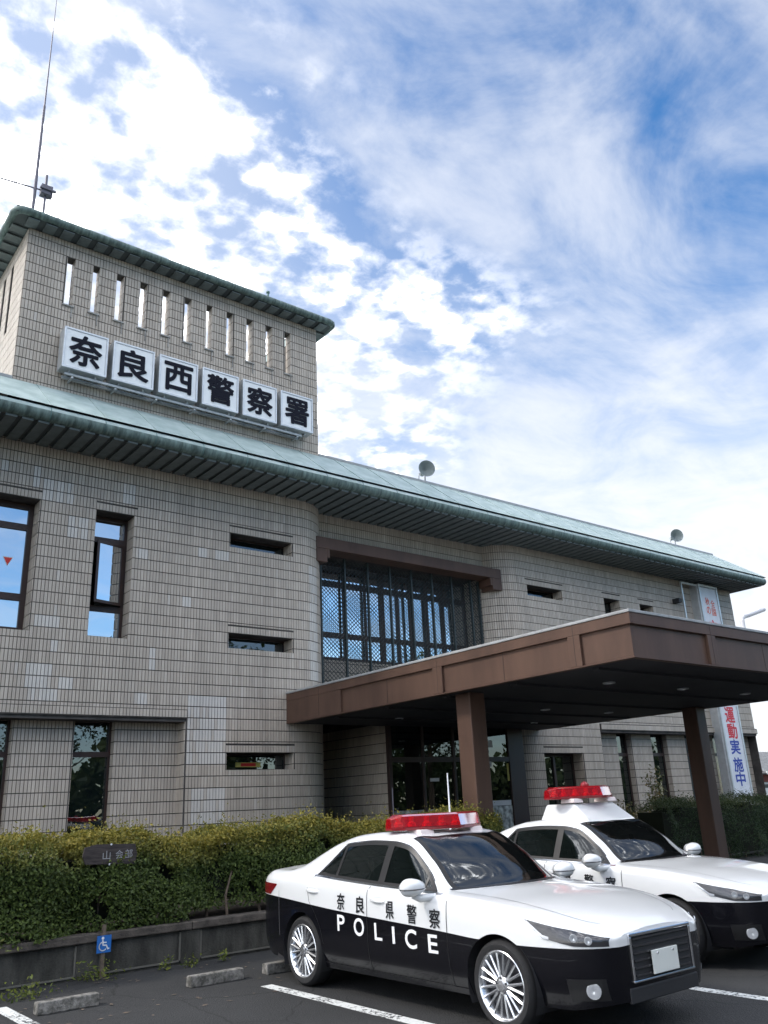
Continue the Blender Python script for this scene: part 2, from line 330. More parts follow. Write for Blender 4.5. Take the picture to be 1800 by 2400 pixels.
# ------------------------------------------------------------------ mesh helpers
ORG = {}
def org(o): return ORG.get(o.name, Vector((0, 0, 0))) if o else Vector((0, 0, 0))
class MB:
    def __init__(s): s.v = []; s.f = []; s.m = []
    def add(s, vs, fs, mi=0):
        b = len(s.v); s.v += [tuple(p) for p in vs]; s.f += [tuple(i+b for i in f) for f in fs]; s.m += [mi]*len(fs); return s
    def box(s, a, b, mi=0):
        (x0, y0, z0), (x1, y1, z1) = a, b
        return s.add([(x0,y0,z0),(x1,y0,z0),(x1,y1,z0),(x0,y1,z0),(x0,y0,z1),(x1,y0,z1),(x1,y1,z1),(x0,y1,z1)],
                     [(0,3,2,1),(4,5,6,7),(0,1,5,4),(1,2,6,5),(2,3,7,6),(3,0,4,7)], mi)
    def quad(s, a, b, c, d, mi=0): return s.add([a, b, c, d], [(0, 1, 2, 3)], mi)
    def tube(s, pts, r, n=10, mi=0, caps=True, r1=None):
        pts = [Vector(p) for p in pts]; rings = []; vs = []; fs = []
        t0 = (pts[1]-pts[0]).normalized(); ref = Vector((0, 0, 1)) if abs(t0.z) < 0.9 else Vector((1, 0, 0))
        u = t0.cross(ref).normalized()
        for i, p in enumerate(pts):
            t = (pts[min(i+1, len(pts)-1)]-pts[max(i-1, 0)]).normalized()
            u = (u - t*u.dot(t)).normalized(); w = t.cross(u)
            rr = r if r1 is None else r+(r1-r)*i/(len(pts)-1)
            for k in range(n):
                a = 2*math.pi*k/n; vs.append(p+u*math.cos(a)*rr+w*math.sin(a)*rr)
        for i in range(len(pts)-1):
            for k in range(n):
                fs.append((i*n+k, i*n+(k+1) % n, (i+1)*n+(k+1) % n, (i+1)*n+k))
        if caps: fs += [tuple(range(n))[::-1], tuple(range((len(pts)-1)*n, len(pts)*n))]
        return s.add(vs, fs, mi)
    def lathe(s, c, axis, prof, n=24, mi=0, cap=(False, False)):
        """prof: list of (r, h) along axis from c"""
        axis = Vector(axis).normalized(); ref = Vector((0, 0, 1)) if abs(axis.z) < 0.9 else Vector((1, 0, 0))
        u = axis.cross(ref).normalized(); w = axis.cross(u); c = Vector(c); vs = []; fs = []
        for (r, h) in prof:
            for k in range(n):
                a = 2*math.pi*k/n; vs.append(c+axis*h+(u*math.cos(a)+w*math.sin(a))*r)
        for i in range(len(prof)-1):
            for k in range(n): fs.append((i*n+k, i*n+(k+1) % n, (i+1)*n+(k+1) % n, (i+1)*n+k))
        if cap[0]: fs.append(tuple(range(n))[::-1])
        if cap[1]: fs.append(tuple(range((len(prof)-1)*n, len(prof)*n)))
        return s.add(vs, fs, mi)
    def prism(s, poly, axis, a, b, mi=0):
        """poly 2D in the other two axes (cyclic order), extruded along axis index from a to b"""
        n = len(poly); vs = []
        for h in (a, b):
            for p in poly:
                q = [0, 0, 0]; q[axis] = h; q[(axis+1) % 3] = p[0]; q[(axis+2) % 3] = p[1]; vs.append(q)
        fs = [tuple(range(n))[::-1], tuple(range(n, 2*n))]+[(i, (i+1) % n, n+(i+1) % n, n+i) for i in range(n)]
        return s.add(vs, fs, mi)
    def build(s, name, mats, parent=None, smooth=False, bevel=0.0, attr=None, world=True):
        me = bpy.data.meshes.new(name)
        o = bpy.data.objects.new(name, me); COL.objects.link(o)
        if parent is not None:
            o.parent = parent
            off = org(parent) if world else Vector((0, 0, 0))
            ORG[o.name] = org(parent)
        else: off = Vector((0, 0, 0))
        if off.length: vs = [(a-off.x, b-off.y, c-off.z) for a, b, c in s.v]
        else: vs = s.v
        me.from_pydata(vs, [], s.f)
        ms = mats if isinstance(mats, (list, tuple)) else [mats]
        for k in ms: me.materials.append(M[k])
        if len(ms) > 1: me.polygons.foreach_set('material_index', s.m)
        if attr:
            a = me.attributes.new(attr[0], 'FLOAT', 'POINT'); a.data.foreach_set('value', attr[1])
        me.update()
        if smooth:
            me.polygons.foreach_set('use_smooth', [True]*len(me.polygons))
            md = None
            try:
                me.set_sharp_from_angle(angle=R(smooth if smooth > 1 else 35))
            except Exception: pass
        if bevel:
            md = o.modifiers.new('bevel', 'BEVEL'); md.width = bevel; md.segments = 2; md.limit_method = 'ANGLE'; md.angle_limit = R(40)
        return o
def thing(name, label, cat, loc=(0, 0, 0), group=None, rotz=0.0, parent=None):
    o = bpy.data.objects.new(name, None); COL.objects.link(o); o.location = loc; o.rotation_euler = (0, 0, rotz); o.empty_display_size = 0.3
    o['label'] = label; o['category'] = cat
    if group: o['group'] = group
    ORG[o.name] = Vector(loc); return o
def tag(o, label, cat, group=None):
    o['label'] = label; o['category'] = cat
    if group: o['group'] = group
    return o
def struct(o): o['kind'] = 'structure'; return o
def stuff(o): o['kind'] = 'stuff'; return o
def instance(me_obj, loc, parent, rot=None):
    o = me_obj.copy(); COL.objects.link(o); o.parent = parent; o.location = loc
    if rot: o.rotation_euler = rot
    ORG[o.name] = org(parent); return o
def textmesh(ch, bold=0.0, res=4):
    """glyph(s) from Blender's own font as (verts2d, faces), normalised to their em box"""
    cu = bpy.data.curves.new('glyph', 'FONT'); cu.body = ch; cu.size = 1.0; cu.offset = bold; cu.resolution_u = res
    cu.align_x = 'CENTER'; cu.align_y = 'CENTER'
    o = bpy.data.objects.new('glyph', cu); COL.objects.link(o)
    bpy.context.view_layer.update()
    me = bpy.data.meshes.new_from_object(o.evaluated_get(bpy.context.evaluated_depsgraph_get()))
    v = np.array([p.co[:2] for p in me.vertices]) if len(me.vertices) else np.zeros((0, 2))
    f = [tuple(p.vertices) for p in me.polygons]
    bpy.data.objects.remove(o); bpy.data.curves.remove(cu); bpy.data.meshes.remove(me)
    return v, f
def glyph_into(mb, ch, c, w, h, fn, bold=0.02, mi=0, thick=0.0):
    """fit the glyph into a w x h box around c=(a,b); fn maps (a,b,t)->3D; strokes are thickened by shifted copies"""
    v, f = textmesh(ch)
    if not len(v): return
    lo, hi = v.min(0), v.max(0); sz = np.maximum(hi-lo, 1e-6)
    q0 = (v-(lo+hi)/2)/sz*np.array([w-2*bold*w*.5, h-2*bold*h*.5])+np.array(c)
    cnt = {}
    for g in f:
        for i in range(len(g)):
            e = (g[i], g[(i+1) % len(g)])
            if (e[1], e[0]) in cnt: del cnt[(e[1], e[0])]
            else: cnt[e] = 1
    n = len(q0)
    for k in range(9 if bold else 1):
        sh = np.zeros(2) if k == 0 else np.array((math.cos(k*math.pi/4), math.sin(k*math.pi/4)))*bold*min(w, h)
        q = q0+sh; t_ = thick+.0004*k
        mb.add([fn(a, b, t_) for a, b in q], f, mi)
        if thick: mb.add([fn(a, b, t_) for a, b in q]+[fn(a, b, 0) for a, b in q], [(e[1], e[0], e[0]+n, e[1]+n) for e in cnt], mi)

# ------------------------------------------------------------------ ground
g = MB(); g.quad((-1500, -1500, 0), (1500, -1500, 0), (1500, 1500, 0), (-1500, 1500, 0))
struct(g.build('ground', 'asphalt'))

# ================================================================== police station
Y0 = 16.84
PU, TW, PZ, TH, ZR, TT = 0.070, 0.0585, 0.237, 0.2185, 0.134, 0.014
station = thing('police_station', 'two-storey police station of grey-brown tiles with green copper eaves and a slotted tower', 'building', (17, Y0, 0))

def line_path(p0, p1, nrm):
    p0 = np.array(p0, float); p1 = np.array(p1, float); L = np.linalg.norm(p1-p0); d = (p1-p0)/L; n = np.array(nrm, float)
    return (lambda u: (p0+d*u, n)), L
RA = 1.05
def left_path(u):                       # front wall -> rounded corner -> inside of the recess
    if u <= 10.85: return np.array((u, Y0)), np.array((0., -1.))
    a = (u-10.85)/RA
    if a <= math.pi/2:
        n = np.array((math.sin(a), -math.cos(a))); return np.array((10.85, Y0+RA))+n*RA, n
    return np.array((11.9, Y0+RA+(u-10.85-RA*math.pi/2))), np.array((1., 0.))
LARC = RA*math.pi/2
S0 = 1.7
def right_path(u):                      # inside of the recess -> rounded corner -> front wall
    if u <= S0: return np.array((17.7, Y0+RA+S0-u)), np.array((-1., 0.))
    a = (u-S0)/RA
    if a <= math.pi/2:
        n = np.array((-math.cos(a), -math.sin(a))); return np.array((18.75, Y0+RA))+n*RA, n
    return np.array((18.75+(u-S0-LARC), Y0)), np.array((0., -1.))
def rx(x): return x-18.75+S0+LARC

PALE = [(4.38,8.65,4.58,8.24),(4.61,8.34,5.24,7.87),(6.29,8.64,6.59,8.31),(5.17,7.72,5.62,7.3),(6.68,7.24,6.92,7.04),(8.1,7.46,8.31,7.29),(8.56,7.48,8.88,7.32),(7.74,6.32,7.97,6.11),(4.66,5.57,5.15,5.38),(5.01,5.11,5.19,4.9),(7.04,5.17,7.24,4.66),(4.64,4.63,5.09,4.28),(4.7,4.26,5.24,3.9),(5.27,4.42,5.56,4.19),(7.97,4.15,8.91,2.75),(8.11,2.29,8.91,1.55),(6.77,4.14,7.09,3.93),(3.75,8.62,3.93,8.38),(11.05,7.4,11.5,4.7),(22.1,6.6,22.5,6.2)]
TV, TF, TA = [], [], []                  # joined tiles
CAND = []                                # whole flat tiles that may stand singly
def emit_tile(path, ua, ub, za, zb, pale, n_off=0.0):
    (pa, na), (pb, nb) = path(ua), path(ub)
    j = rng.uniform(-0.0012, 0.0012)
    b = len(TV)
    fa, fb = pa+na*(TT+j+n_off), pb+nb*(TT+j+n_off); ga, gb = pa+na*(n_off-0.001), pb+nb*(n_off-0.001)
    TV.extend([(ga[0],ga[1],za),(gb[0],gb[1],za),(gb[0],gb[1],zb),(ga[0],ga[1],zb),(fa[0],fa[1],za),(fb[0],fb[1],za),(fb[0],fb[1],zb),(fa[0],fa[1],zb)])
    TF.extend([(b+4,b+5,b+6,b+7),(b,b+1,b+5,b+4),(b+1,b+2,b+6,b+5),(b+2,b+3,b+7,b+6),(b+3,b,b+4,b+7)])
    TA.extend([pale]*8)
def field(path, u0, u1, z0, z1, holes=(), zr=ZR, front=False, palefn=None, pz=PZ, th=TH):
    k0 = int(math.floor((z0-zr)/pz))-1; k1 = int(math.ceil((z1-zr)/pz))+1
    n = max(1, int(round((u1-u0)/PU))); pu = (u1-u0)/n
    for i in range(n):
        ua = u0+i*pu+(PU-TW)/2; ub = u0+(i+1)*pu-(PU-TW)/2; uc = (ua+ub)/2
        hz = [(h[2], h[3]) for h in holes if h[0] < uc < h[1]]
        for k in range(k0, k1):
            za = max(z0, zr+k*pz+(pz-th)/2); zb = min(z1, zr+k*pz+pz-(pz-th)/2)
            if zb-za < 0.02: continue
            iv = [(za, zb)]
            for (ha, hb) in hz:
                nv = []
                for (a, b) in iv:
                    if hb <= a or ha >= b: nv.append((a, b))
                    else:
                        if ha-a > 0.02: nv.append((a, ha))
                        if b-hb > 0.02: nv.append((hb, b))
                iv = nv
            for (a, b) in iv:
                zc = (a+b)/2; pl = 0.0
                if palefn and palefn(uc, zc): pl = 1.0 if random.random() < 0.86 else 0.4
                elif random.random() < 0.006: pl = random.uniform(0.2, 0.6)
                if front and abs((b-a)-th) < 1e-6 and uc < 10.8:
                    CAND.append((uc, zc, pl, i, k, ua, ub, a, b))
                else: emit_tile(path, ua, ub, a, b, pl)
def sheet(mb, path, u0, u1, z0, z1, holes=(), curve=None, off=0.0):
    us = {u0, u1}; zs = {z0, z1}
    for h in holes: us |= {min(max(h[0], u0), u1), min(max(h[1], u0), u1)}; zs |= {min(max(h[2], z0), z1), min(max(h[3], z0), z1)}
    if curve:
        for i in range(25): us.add(curve[0]+(curve[1]-curve[0])*i/24)
    us = sorted(us); zs = sorted(zs)
    for a, b in zip(us, us[1:]):
        for c, d in zip(zs, zs[1:]):
            uc, zc = (a+b)/2, (c+d)/2
            if any(h[0] < uc < h[1] and h[2] < zc < h[3] for h in holes): continue
            pa, na = path(a); pb, nb = path(b); pa = pa+na*off; pb = pb+nb*off
            mb.quad((pa[0],pa[1],c),(pb[0],pb[1],c),(pb[0],pb[1],d),(pa[0],pa[1],d))
def pale_front(u, z):
    for (a, b, c, d) in PALE:
        if a <= u <= c and d <= z <= b: return True
    return False

SOF = 9.13
GROOVE = lambda x0, x1: (x0, x1, 8.108, 8.150)
LH = [(2.6, 4.61, 5.25, 7.95), (5.74, 6.61, 5.25, 7.95), (8.91, 10.62, 7.61, 7.95), (8.91, 10.62, 5.24, 5.58), (8.91, 10.62, 2.62, 2.98)]
RH = [(19.0, 20.67, 7.62, 7.95), (22.72, 23.6, 7.25, 7.95), (24.68, 25.5, 7.25, 7.95), (19.03, 20.75, 0.9, 2.98)]
lholes = LH+[(-2, 7.95, -1, 3.85), GROOVE(2.6, 4.61), GROOVE(5.72, 6.63), GROOVE(8.9, 10.64), (8.9, 10.64, 5.735, 5.777), (8.9, 10.64, 3.13, 3.172)]
rholes = [(rx(a), rx(b), c, d) for a, b, c, d in RH]+[(rx(21.72), rx(31), -1, 3.86)]+[(rx(a), rx(b), c, d) for a, b, c, d in
         [(18.98, 20.69, 8.108, 8.15), (22.7, 23.62, 8.108, 8.15), (24.66, 25.52, 8.108, 8.15), (19.0, 20.78, 3.13, 3.172)]]
# --- backing walls
wl = MB()
sheet(wl, left_path, -3.0, 10.85+LARC+S0, 0, SOF+0.2, [h for h in lholes if h[3]-h[2] > 0.1], (10.85, 10.85+LARC))
sheet(wl, right_path, 0, rx(30.8), 0, SOF+0.2, [h for h in rholes if h[3]-h[2] > 0.1], (S0, S0+LARC))
ip, iL = line_path((-3, Y0+0.35), (7.95, Y0+0.35), (0, -1))
LIW = [(1.75, 2.6, 0.6, 3.66), (3.76, 4.6, 0.6, 3.66), (5.74, 6.58, 0.6, 3.66)]
sheet(wl, ip, 0, iL, 0, 3.9, [(a+3, b+3, c, d) for a, b, c, d in LIW])
jp, jL = line_path((21.72, Y0+0.35), (30.8, Y0+0.35), (0, -1))
RIW = [(22.88, 23.65, 0.6, 3.66), (24.74, 25.65, 0.6, 3.66), (26.7, 27.55, 0.6, 3.66), (28.4, 30.2, 0.6, 3.66)]
sheet(wl, jp, 0, jL, 0, 3.9, [(a-21.72, b-21.72, c, d) for a, b, c, d in RIW])
# ledges over the inset ground-floor bays (solid, a little proud)
wl.box((-3, Y0-0.055, 3.665), (7.95, Y0+0.36, 3.85)); wl.box((21.72, Y0-0.055, 3.665), (30.86, Y0+0.36, 3.86))
wl.box((-3, Y0-0.02, 3.60), (7.93, Y0+0.36, 3.664)); wl.box((21.74, Y0-0.02, 3.60), (30.83, Y0+0.36, 3.664))
# reveals
def reveal(x0, x1, z0, z1, yf, d):
    wl.quad((x0,yf,z0),(x0,yf+d,z0),(x0,yf+d,z1),(x0,yf,z1)); wl.quad((x1,yf,z0),(x1,yf,z1),(x1,yf+d,z1),(x1,yf+d,z0))
    wl.quad((x0,yf,z1),(x0,yf+d,z1),(x1,yf+d,z1),(x1,yf,z1)); wl.quad((x0,yf,z0),(x1,yf,z0),(x1,yf+d,z0),(x0,yf+d,z0))
    if z1-z0 > 0.2:
        p, L = line_path((x1, yf+d), (x1, yf), (-1, 0)); field(p, 0, L, z0, z1)
        p, L = line_path((x0, yf), (x0, yf+d), (1, 0)); field(p, 0, L, z0, z1)
for (a, b, c, d) in LH+RH: reveal(a, b, c, d, Y0, 0.42)
for (a, b, c, d) in LIW+RIW: reveal(a, b, c, d, Y0+0.35, 0.25)
wl.quad((7.95, Y0, 0), (7.95, Y0, 3.7), (7.95, Y0+0.35, 3.7), (7.95, Y0+0.35, 0)); wl.quad((21.72, Y0, 0), (21.72, Y0+0.35, 0), (21.72, Y0+0.35, 3.7), (21.72, Y0, 3.7))
p, L = line_path((7.95, Y0+0.35), (7.95, Y0), (-1, 0)); field(p, 0, L, 0, 3.62)
# end walls and the back of the building
wl.quad((30.8, Y0, 0), (30.8, Y0+12, 0), (30.8, Y0+12, SOF+.2), (30.8, Y0, SOF+.2))
wl.quad((-3, Y0, 0), (-3, Y0, SOF+.2), (-3, Y0+12, SOF+.2), (-3, Y0+12, 0))
wl.quad((-3, Y0+12, 0), (-3, Y0+12, SOF+.2), (30.8, Y0+12, SOF+.2), (30.8, Y0+12, 0))
# recess: wall above the beam, its underside, parapet wall under the windows, floor of the recess
ub, uL = line_path((11.55, Y0+0.6), (18.05, Y0+0.6), (0, -1))
sheet(wl, ub, 0, uL, 8.1, SOF+.2); wl.quad((11.55, Y0+.6, 8.1), (18.05, Y0+.6, 8.1), (18.05, 18.3, 8.1), (11.55, 18.3, 8.1))
lb, lL = line_path((11.9, 18.15), (17.7, 18.15), (0, -1)); sheet(wl, lb, 0, lL, 3.9, 5.42)
wl.quad((11.85, 18.16, 5.42), (17.75, 18.16, 5.42), (17.75, 18.4, 5.42), (11.85, 18.4, 5.42))
wl.quad((11.6, Y0, 4.2), (18.0, Y0, 4.2), (18.0, 19.6, 4.2), (11.6, 19.6, 4.2))
field(ub, 0, uL, 8.1, SOF+.1); field(lb, 0, lL, 4.25, 5.42)
# entrance lobby: its left tile wall runs out from the recess
lob, lobL = line_path((13.25, 19.5), (13.25, 16.75), (-1, 0)); sheet(wl, lob, 0, lobL, 0, 4.2); field(lob, 0, lobL, 0, 3.7)
lob2, l2 = line_path((13.25, 16.75), (13.55, 16.75), (0, -1)); sheet(wl, lob2, 0, l2, 2.9, 4.2); field(lob2, 0, l2, 2.9, 3.7)
bk, bL = line_path((11.9, 19.5), (13.25, 19.5), (0, -1)); sheet(wl, bk, 0, bL, 0, 4.2); field(bk, 0, bL, 0, 3.7)
# main tile fields
field(left_path, 0.0, 10.85, 0, SOF+.1, lholes, front=True, palefn=pale_front)
field(left_path, 10.85, 10.85+LARC, 0, SOF+.1, palefn=lambda u, z: 11.1 < u < 11.45 and 4.6 < z < 7.5)  # paler band paints the corner's highlight into its tiles
field(left_path, 10.85+LARC, 10.85+LARC+S0, 0, SOF+.1)
field(right_path, 0, S0, 0, SOF+.1); field(right_path, S0, S0+LARC, 0, SOF+.1)
field(right_path, S0+LARC, rx(30.8), 0, SOF+.1, rholes, palefn=lambda u, z: pale_front(u-rx(0), z))
field(ip, 3.0, iL, 0, 3.62, [(a+3, b+3, c, d) for a, b, c, d in LIW]); field(jp, 0, jL, 0, 3.62, [(a-21.72, b-21.72, c, d) for a, b, c, d in RIW])
lp, lpL = line_path((0, Y0-0.055), (7.95, Y0-0.055), (0, -1)); field(lp, 0, lpL, 3.69, 3.835, zr=3.65)
lp, lpL = line_path((21.72, Y0-0.055), (30.86, Y0-0.055), (0, -1)); field(lp, 0, lpL, 3.69, 3.835, zr=3.65)

# --- tower: an open-topped screen of tiled walls with slots
TX0, TX1, TZ0, TZ1 = 3.80, 11.45, 10.20, 14.27
TWK = 0.24
SL = [(4.67+0.576*i, 4.87+0.576*i, 12.62, 13.87) for i in range(11)]
tw = MB(); tp, tL = line_path((TX0, Y0), (TX1, Y0), (0, -1))
field(tp, 0, tL, TZ0, TZ1, [(a-TX0, b-TX0, c, d) for a, b, c, d in SL])
xs = [TX0]+[v for s_ in SL for v in s_[:2]]+[TX1]
tw.box((TX0, Y0, TZ0), (TX1, Y0+TWK, 12.62)); tw.box((TX0, Y0, 13.87), (TX1, Y0+TWK, TZ1))
for a, b in zip(xs[::2], xs[1::2]): tw.box((a, Y0, 12.62), (b, Y0+TWK, 13.87))
for a, b, c, d in SL:
    p, L = line_path((b, Y0+TWK), (b, Y0), (-1, 0)); field(p, 0, L, c, d)
    p, L = line_path((a, Y0), (a, Y0+TWK), (1, 0)); field(p, 0, L, c, d)
TD = 6.0
tw.box((TX1-TWK, Y0+TWK, TZ0), (TX1, Y0+TD, TZ1))
LS = [(17.80+0.62*i, 18.02+0.62*i, 12.1, 13.9) for i in range(7)]
ys = [Y0+TWK]+[v for s_ in LS for v in s_[:2]]+[Y0+TD]
tw.box((TX0, Y0+TWK, TZ0), (TX0+TWK, Y0+TD, 12.1)); tw.box((TX0, Y0+TWK, 13.9), (TX0+TWK, Y0+TD, TZ1))
for a, b in zip(ys[::2], ys[1::2]): tw.box((TX0, a, 12.1), (TX0+TWK, b, 13.9))
p, L = line_path((TX0, Y0+TD), (TX0, Y0), (-1, 0)); field(p, 0, L, TZ0, TZ1, [(Y0+TD-b, Y0+TD-a, c, d) for a, b, c, d in LS])
p, L = line_path((TX1, Y0), (TX1, Y0+TD), (1, 0)); field(p, 0, L, TZ0, TZ1)
wall = wl.build('wall', 'grout', station)
towr = tw.build('tower', 'grout', station)
# nearest whole tiles stand singly, the rest is one field
def tile_obj(name, pale):
    mb = MB(); w, h = TW/2, TH/2
    mb.add([(-w,0.001,-h),(w,0.001,-h),(w,0.001,h),(-w,0.001,h),(-w,-TT,-h),(w,-TT,-h),(w,-TT,h),(-w,-TT,h)],
           [(4,5,6,7),(0,1,5,4),(1,2,6,5),(2,3,7,6),(3,0,4,7)])
    return mb.build('tile', 'tile', wall, attr=('pale', [pale]*8), world=False)
CAND.sort(key=lambda c: (c[0]-0)**2+Y0**2+(c[1]-CAM_H)**2 if (c[0] > 4.25 and c[1] > 1.75) else 1e9)
proto = {}
for i, (uc, zc, pl, *_r) in enumerate(CAND):
    if i < 300:
        key = round(pl*2)/2
        loc = Vector((uc, Y0, zc))-org(station)
        if key not in proto: proto[key] = tile_obj('tile', key); proto[key].location = loc
        else: instance(proto[key], loc, wall)
    else:
        _i, _k, ua, ub_, a, b = _r; emit_tile(left_path, ua, ub_, a, b, pl)
tf = MB(); tf.v = TV; tf.f = TF; tf.m = [0]*len(TF)
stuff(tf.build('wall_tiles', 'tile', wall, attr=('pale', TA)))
# slot sills, drip spouts below them
for a, b, c, d in SL:
    s_ = MB(); s_.box((a-0.03, Y0-0.05, c-0.035), (b+0.03, Y0+TWK, c)); s_.tube([(b-0.02, Y0-0.03, c-0.03), (b-0.02, Y0-0.035, c-0.30)], 0.012, 6); s_.build('slot_sill', 'concrete', towr)

# --- windows
def window(x0, x1, z0, z1, y, bars=(), vbars=(), glass='glass_mirror', fw=0.07, skip=(), room=True):
    f = MB(); f.box((x0, y-0.03, z0), (x0+fw, y+0.05, z1)); f.box((x1-fw, y-0.03, z0), (x1, y+0.05, z1))
    f.box((x0+fw, y-0.03, z0), (x1-fw, y+0.05, z0+fw)); f.box((x0+fw, y-0.03, z1-fw), (x1-fw, y+0.05, z1))
    for zb, h in bars: f.box((x0+fw, y-0.035, zb-h/2), (x1-fw, y+0.055, zb+h/2))
    for xb, w in vbars: f.box((xb-w/2, y-0.04, z0+fw), (xb+w/2, y+0.06, z1-fw))
    o = f.build('window', 'frame_bronze', station)
    zz = [z0+fw]+[v for zb, h in sorted(bars) for v in (zb-h/2, zb+h/2)]+[z1-fw]
    xx = [x0+fw]+[v for xb, w in sorted(vbars) for v in (xb-w/2, xb+w/2)]+[x1-fw]
    k = 0
    for za, zb in zip(zz[::2], zz[1::2]):
        for xa, xb in zip(xx[::2], xx[1::2]):
            k += 1
            if k-1 in skip: continue
            q = MB(); q.box((xa-.01, y+0.005, za-.01), (xb+.01, y+0.012, zb+.01)); q.build('pane', glass, o)
    if room:
        r_ = MB(); r_.box((x0-0.3, y+0.9, z0-0.3), (x1+0.3, y+0.95, z1+0.3)); r_.build('room_backing', 'dark_room', o)  # near-black sheet added behind the glass, stands in for the unlit room
    return o
yg = Y0+0.40
wA = window(2.62, 4.60, 5.26, 7.94, yg, [(7.44, 0.13), (5.98, 0.14)], [], fw=0.11)
st = MB()
for k, (s_, m_) in enumerate(((1.0, 1), (0.82, 0))):
    c = Vector((4.19, 0, 6.70)); pts = [(c.x-0.10*s_, yg-0.002-0.001*(1-k)*-1-0.002*k, c.z+0.085*s_), (c.x+0.10*s_, yg-0.002-0.002*k, c.z+0.085*s_), (c.x, yg-0.002-0.002*k, c.z-0.105*s_)]
    st.add(pts, [(0, 1, 2)], 0 if k else 1)
st.build('sticker', ['sticker_red', 'paper'], wA)
wB = window(5.75, 6.60, 5.26, 7.94, yg, [(7.42, 0.12), (5.92, 0.12)], [], fw=0.075, skip=(1,))
# its middle light is swung open on a side hinge
sash = MB(); hx, hz0, hz1, wd = 6.52, 6.00, 7.34, 0.68
def swing(px, d, z, a=R(17)):
    return (hx-px*math.cos(a)-d*math.sin(a)*0, yg-0.05-px*math.sin(a)-d, z)
def sbox(mb, a0, a1, z0, z1, d0, d1):
    vs = [swing(a, d, z) for z in (z0, z1) for d in (d0, d1) for a in (a0, a1)]
    mb.add(vs, [(0,1,3,2),(4,6,7,5),(0,4,5,1),(2,3,7,6),(0,2,6,4),(1,5,7,3)])
sbox(sash, 0, 0.06, hz0, hz1, 0, 0.045); sbox(sash, wd-0.06, wd, hz0, hz1, 0, 0.045); sbox(sash, 0.06, wd-0.06, hz0, hz0+0.06, 0, 0.045); sbox(sash, 0.06, wd-0.06, hz1-0.06, hz1, 0, 0.045)
so = sash.build('sash', 'frame_bronze', wB)
q = MB(); sbox(q, 0.05, wd-0.05, hz0+0.05, hz1-0.05, 0.018, 0.026); q.build('pane', 'glass_mirror', wB)
bl = MB(); bl.box((6.02, yg+0.12, hz0-0.05), (6.6, yg+0.13, hz1+0.06)); bl.build('room_backing', 'room_wall', wB)
for (a, b, c, d) in LH[2:]: window(a, b, c, d, yg, fw=0.03, glass='glass_dark')
w = station.children[-1]
nt_ = MB(); nt_.box((9.35, yg-0.01, 2.70), (9.98, yg-0.006, 2.80), 0); nt_.box((9.48, yg-0.013, 2.715), (9.86, yg-0.010, 2.785), 1); nt_.build('sticker', ['paper_yellow', 'sticker_red'], w)
for (a, b, c, d) in RH[:3]: window(a, b, c, d, yg, fw=0.035, glass='glass_dark')
window(19.04, 20.74, 0.91, 2.97, yg, [(1.9, 0.06)], [(19.85, 0.09)], fw=0.06, glass='glass_dark')
for (a, b, c, d) in LIW+RIW: window(a+.003, b-.003, c+.003, d-.003, Y0+0.55, [(2.98, 0.10)], [], fw=0.06, glass='glass_dark')
# office lights seen inside behind the ground-floor window
cl = MB(); cl.box((5.95, 17.95, 2.9), (6.35, 18.05, 2.93)); cl.build('ceiling_lamp', 'paper', station)
# big first-floor window in the recess
window(11.92, 17.68, 5.43, 8.08, 18.22, [(7.50, 0.16), (6.10, 0.14)], [(13.15, 0.10), (13.85, 0.05), (14.43, 0.16), (15.0, 0.09), (15.52, 0.16), (16.1, 0.09), (16.72, 0.12)], fw=0.08, glass='glass_bright')

# --- beam across the recess, with stub ends
bm_ = MB(); yb = Y0+0.15
bm_.prism([(yb, 8.03), (yb+0.5, 8.03), (yb+0.5, 8.34), (yb, 8.34)], 0, 11.45, 18.12)
for xa, xb in ((11.45, 11.78), (17.72, 18.12)):
    s_ = 1 if xa < 15 else -1
    bm_.box((xa, yb+0.001, 7.68), (xb, yb+0.499, 8.032))
bm_.prism([(yb+0.002, 7.8), (yb+0.498, 7.8), (yb+0.498, 8.031), (yb+0.002, 8.031)], 0, 11.779, 11.86); bm_.prism([(yb+0.002, 7.8), (yb+0.498, 7.8), (yb+0.498, 8.031), (yb+0.002, 8.031)], 0, 17.64, 17.721)
bm_.build('beam', 'brown_metal', station, bevel=0.012)

# --- expanded-metal screen hung under the beam
scr = MB(); ysn = 17.55; zs0, zs1 = 4.25, 8.03
cols = int((17.72-11.88)/0.062)
def strip(a, b, t, d=0.016):
    a = Vector(a); b = Vector(b); n = (b-a).normalized(); s_ = Vector((-n.z, 0, n.x))*t/2; y = Vector((0, d, 0))
    scr.add([a-s_, a+s_, b+s_, b-s_, a-s_+y, a+s_+y, b+s_+y, b-s_+y], [(0,1,2,3),(4,7,6,5),(0,4,5,1),(1,5,6,2),(2,6,7,3),(3,7,4,0)])
ph = 0.11; nz = int((zs1-zs0)/(ph/2))
for c in range(cols+1):
    x = 11.88+c*0.062
    for k in range(nz):
        s_ = 1 if (k+c) % 2 else -1
        za = zs0+k*ph/2; amp = 0.024
        strip((x-amp*s_, ysn, za), (x+amp*s_, ysn, za+ph/2), 0.0085)
stuff(scr.build('screen_mesh', 'screen_metal', station))
for xp in (11.93, 12.70, 13.47, 14.24, 15.01, 15.78, 16.55, 17.32, 17.66):
    p_ = MB(); p_.box((xp-0.022, ysn-0.03, 4.2), (xp+0.022, ysn+0.045, 8.03)); p_.build('screen_post', 'screen_metal', station)

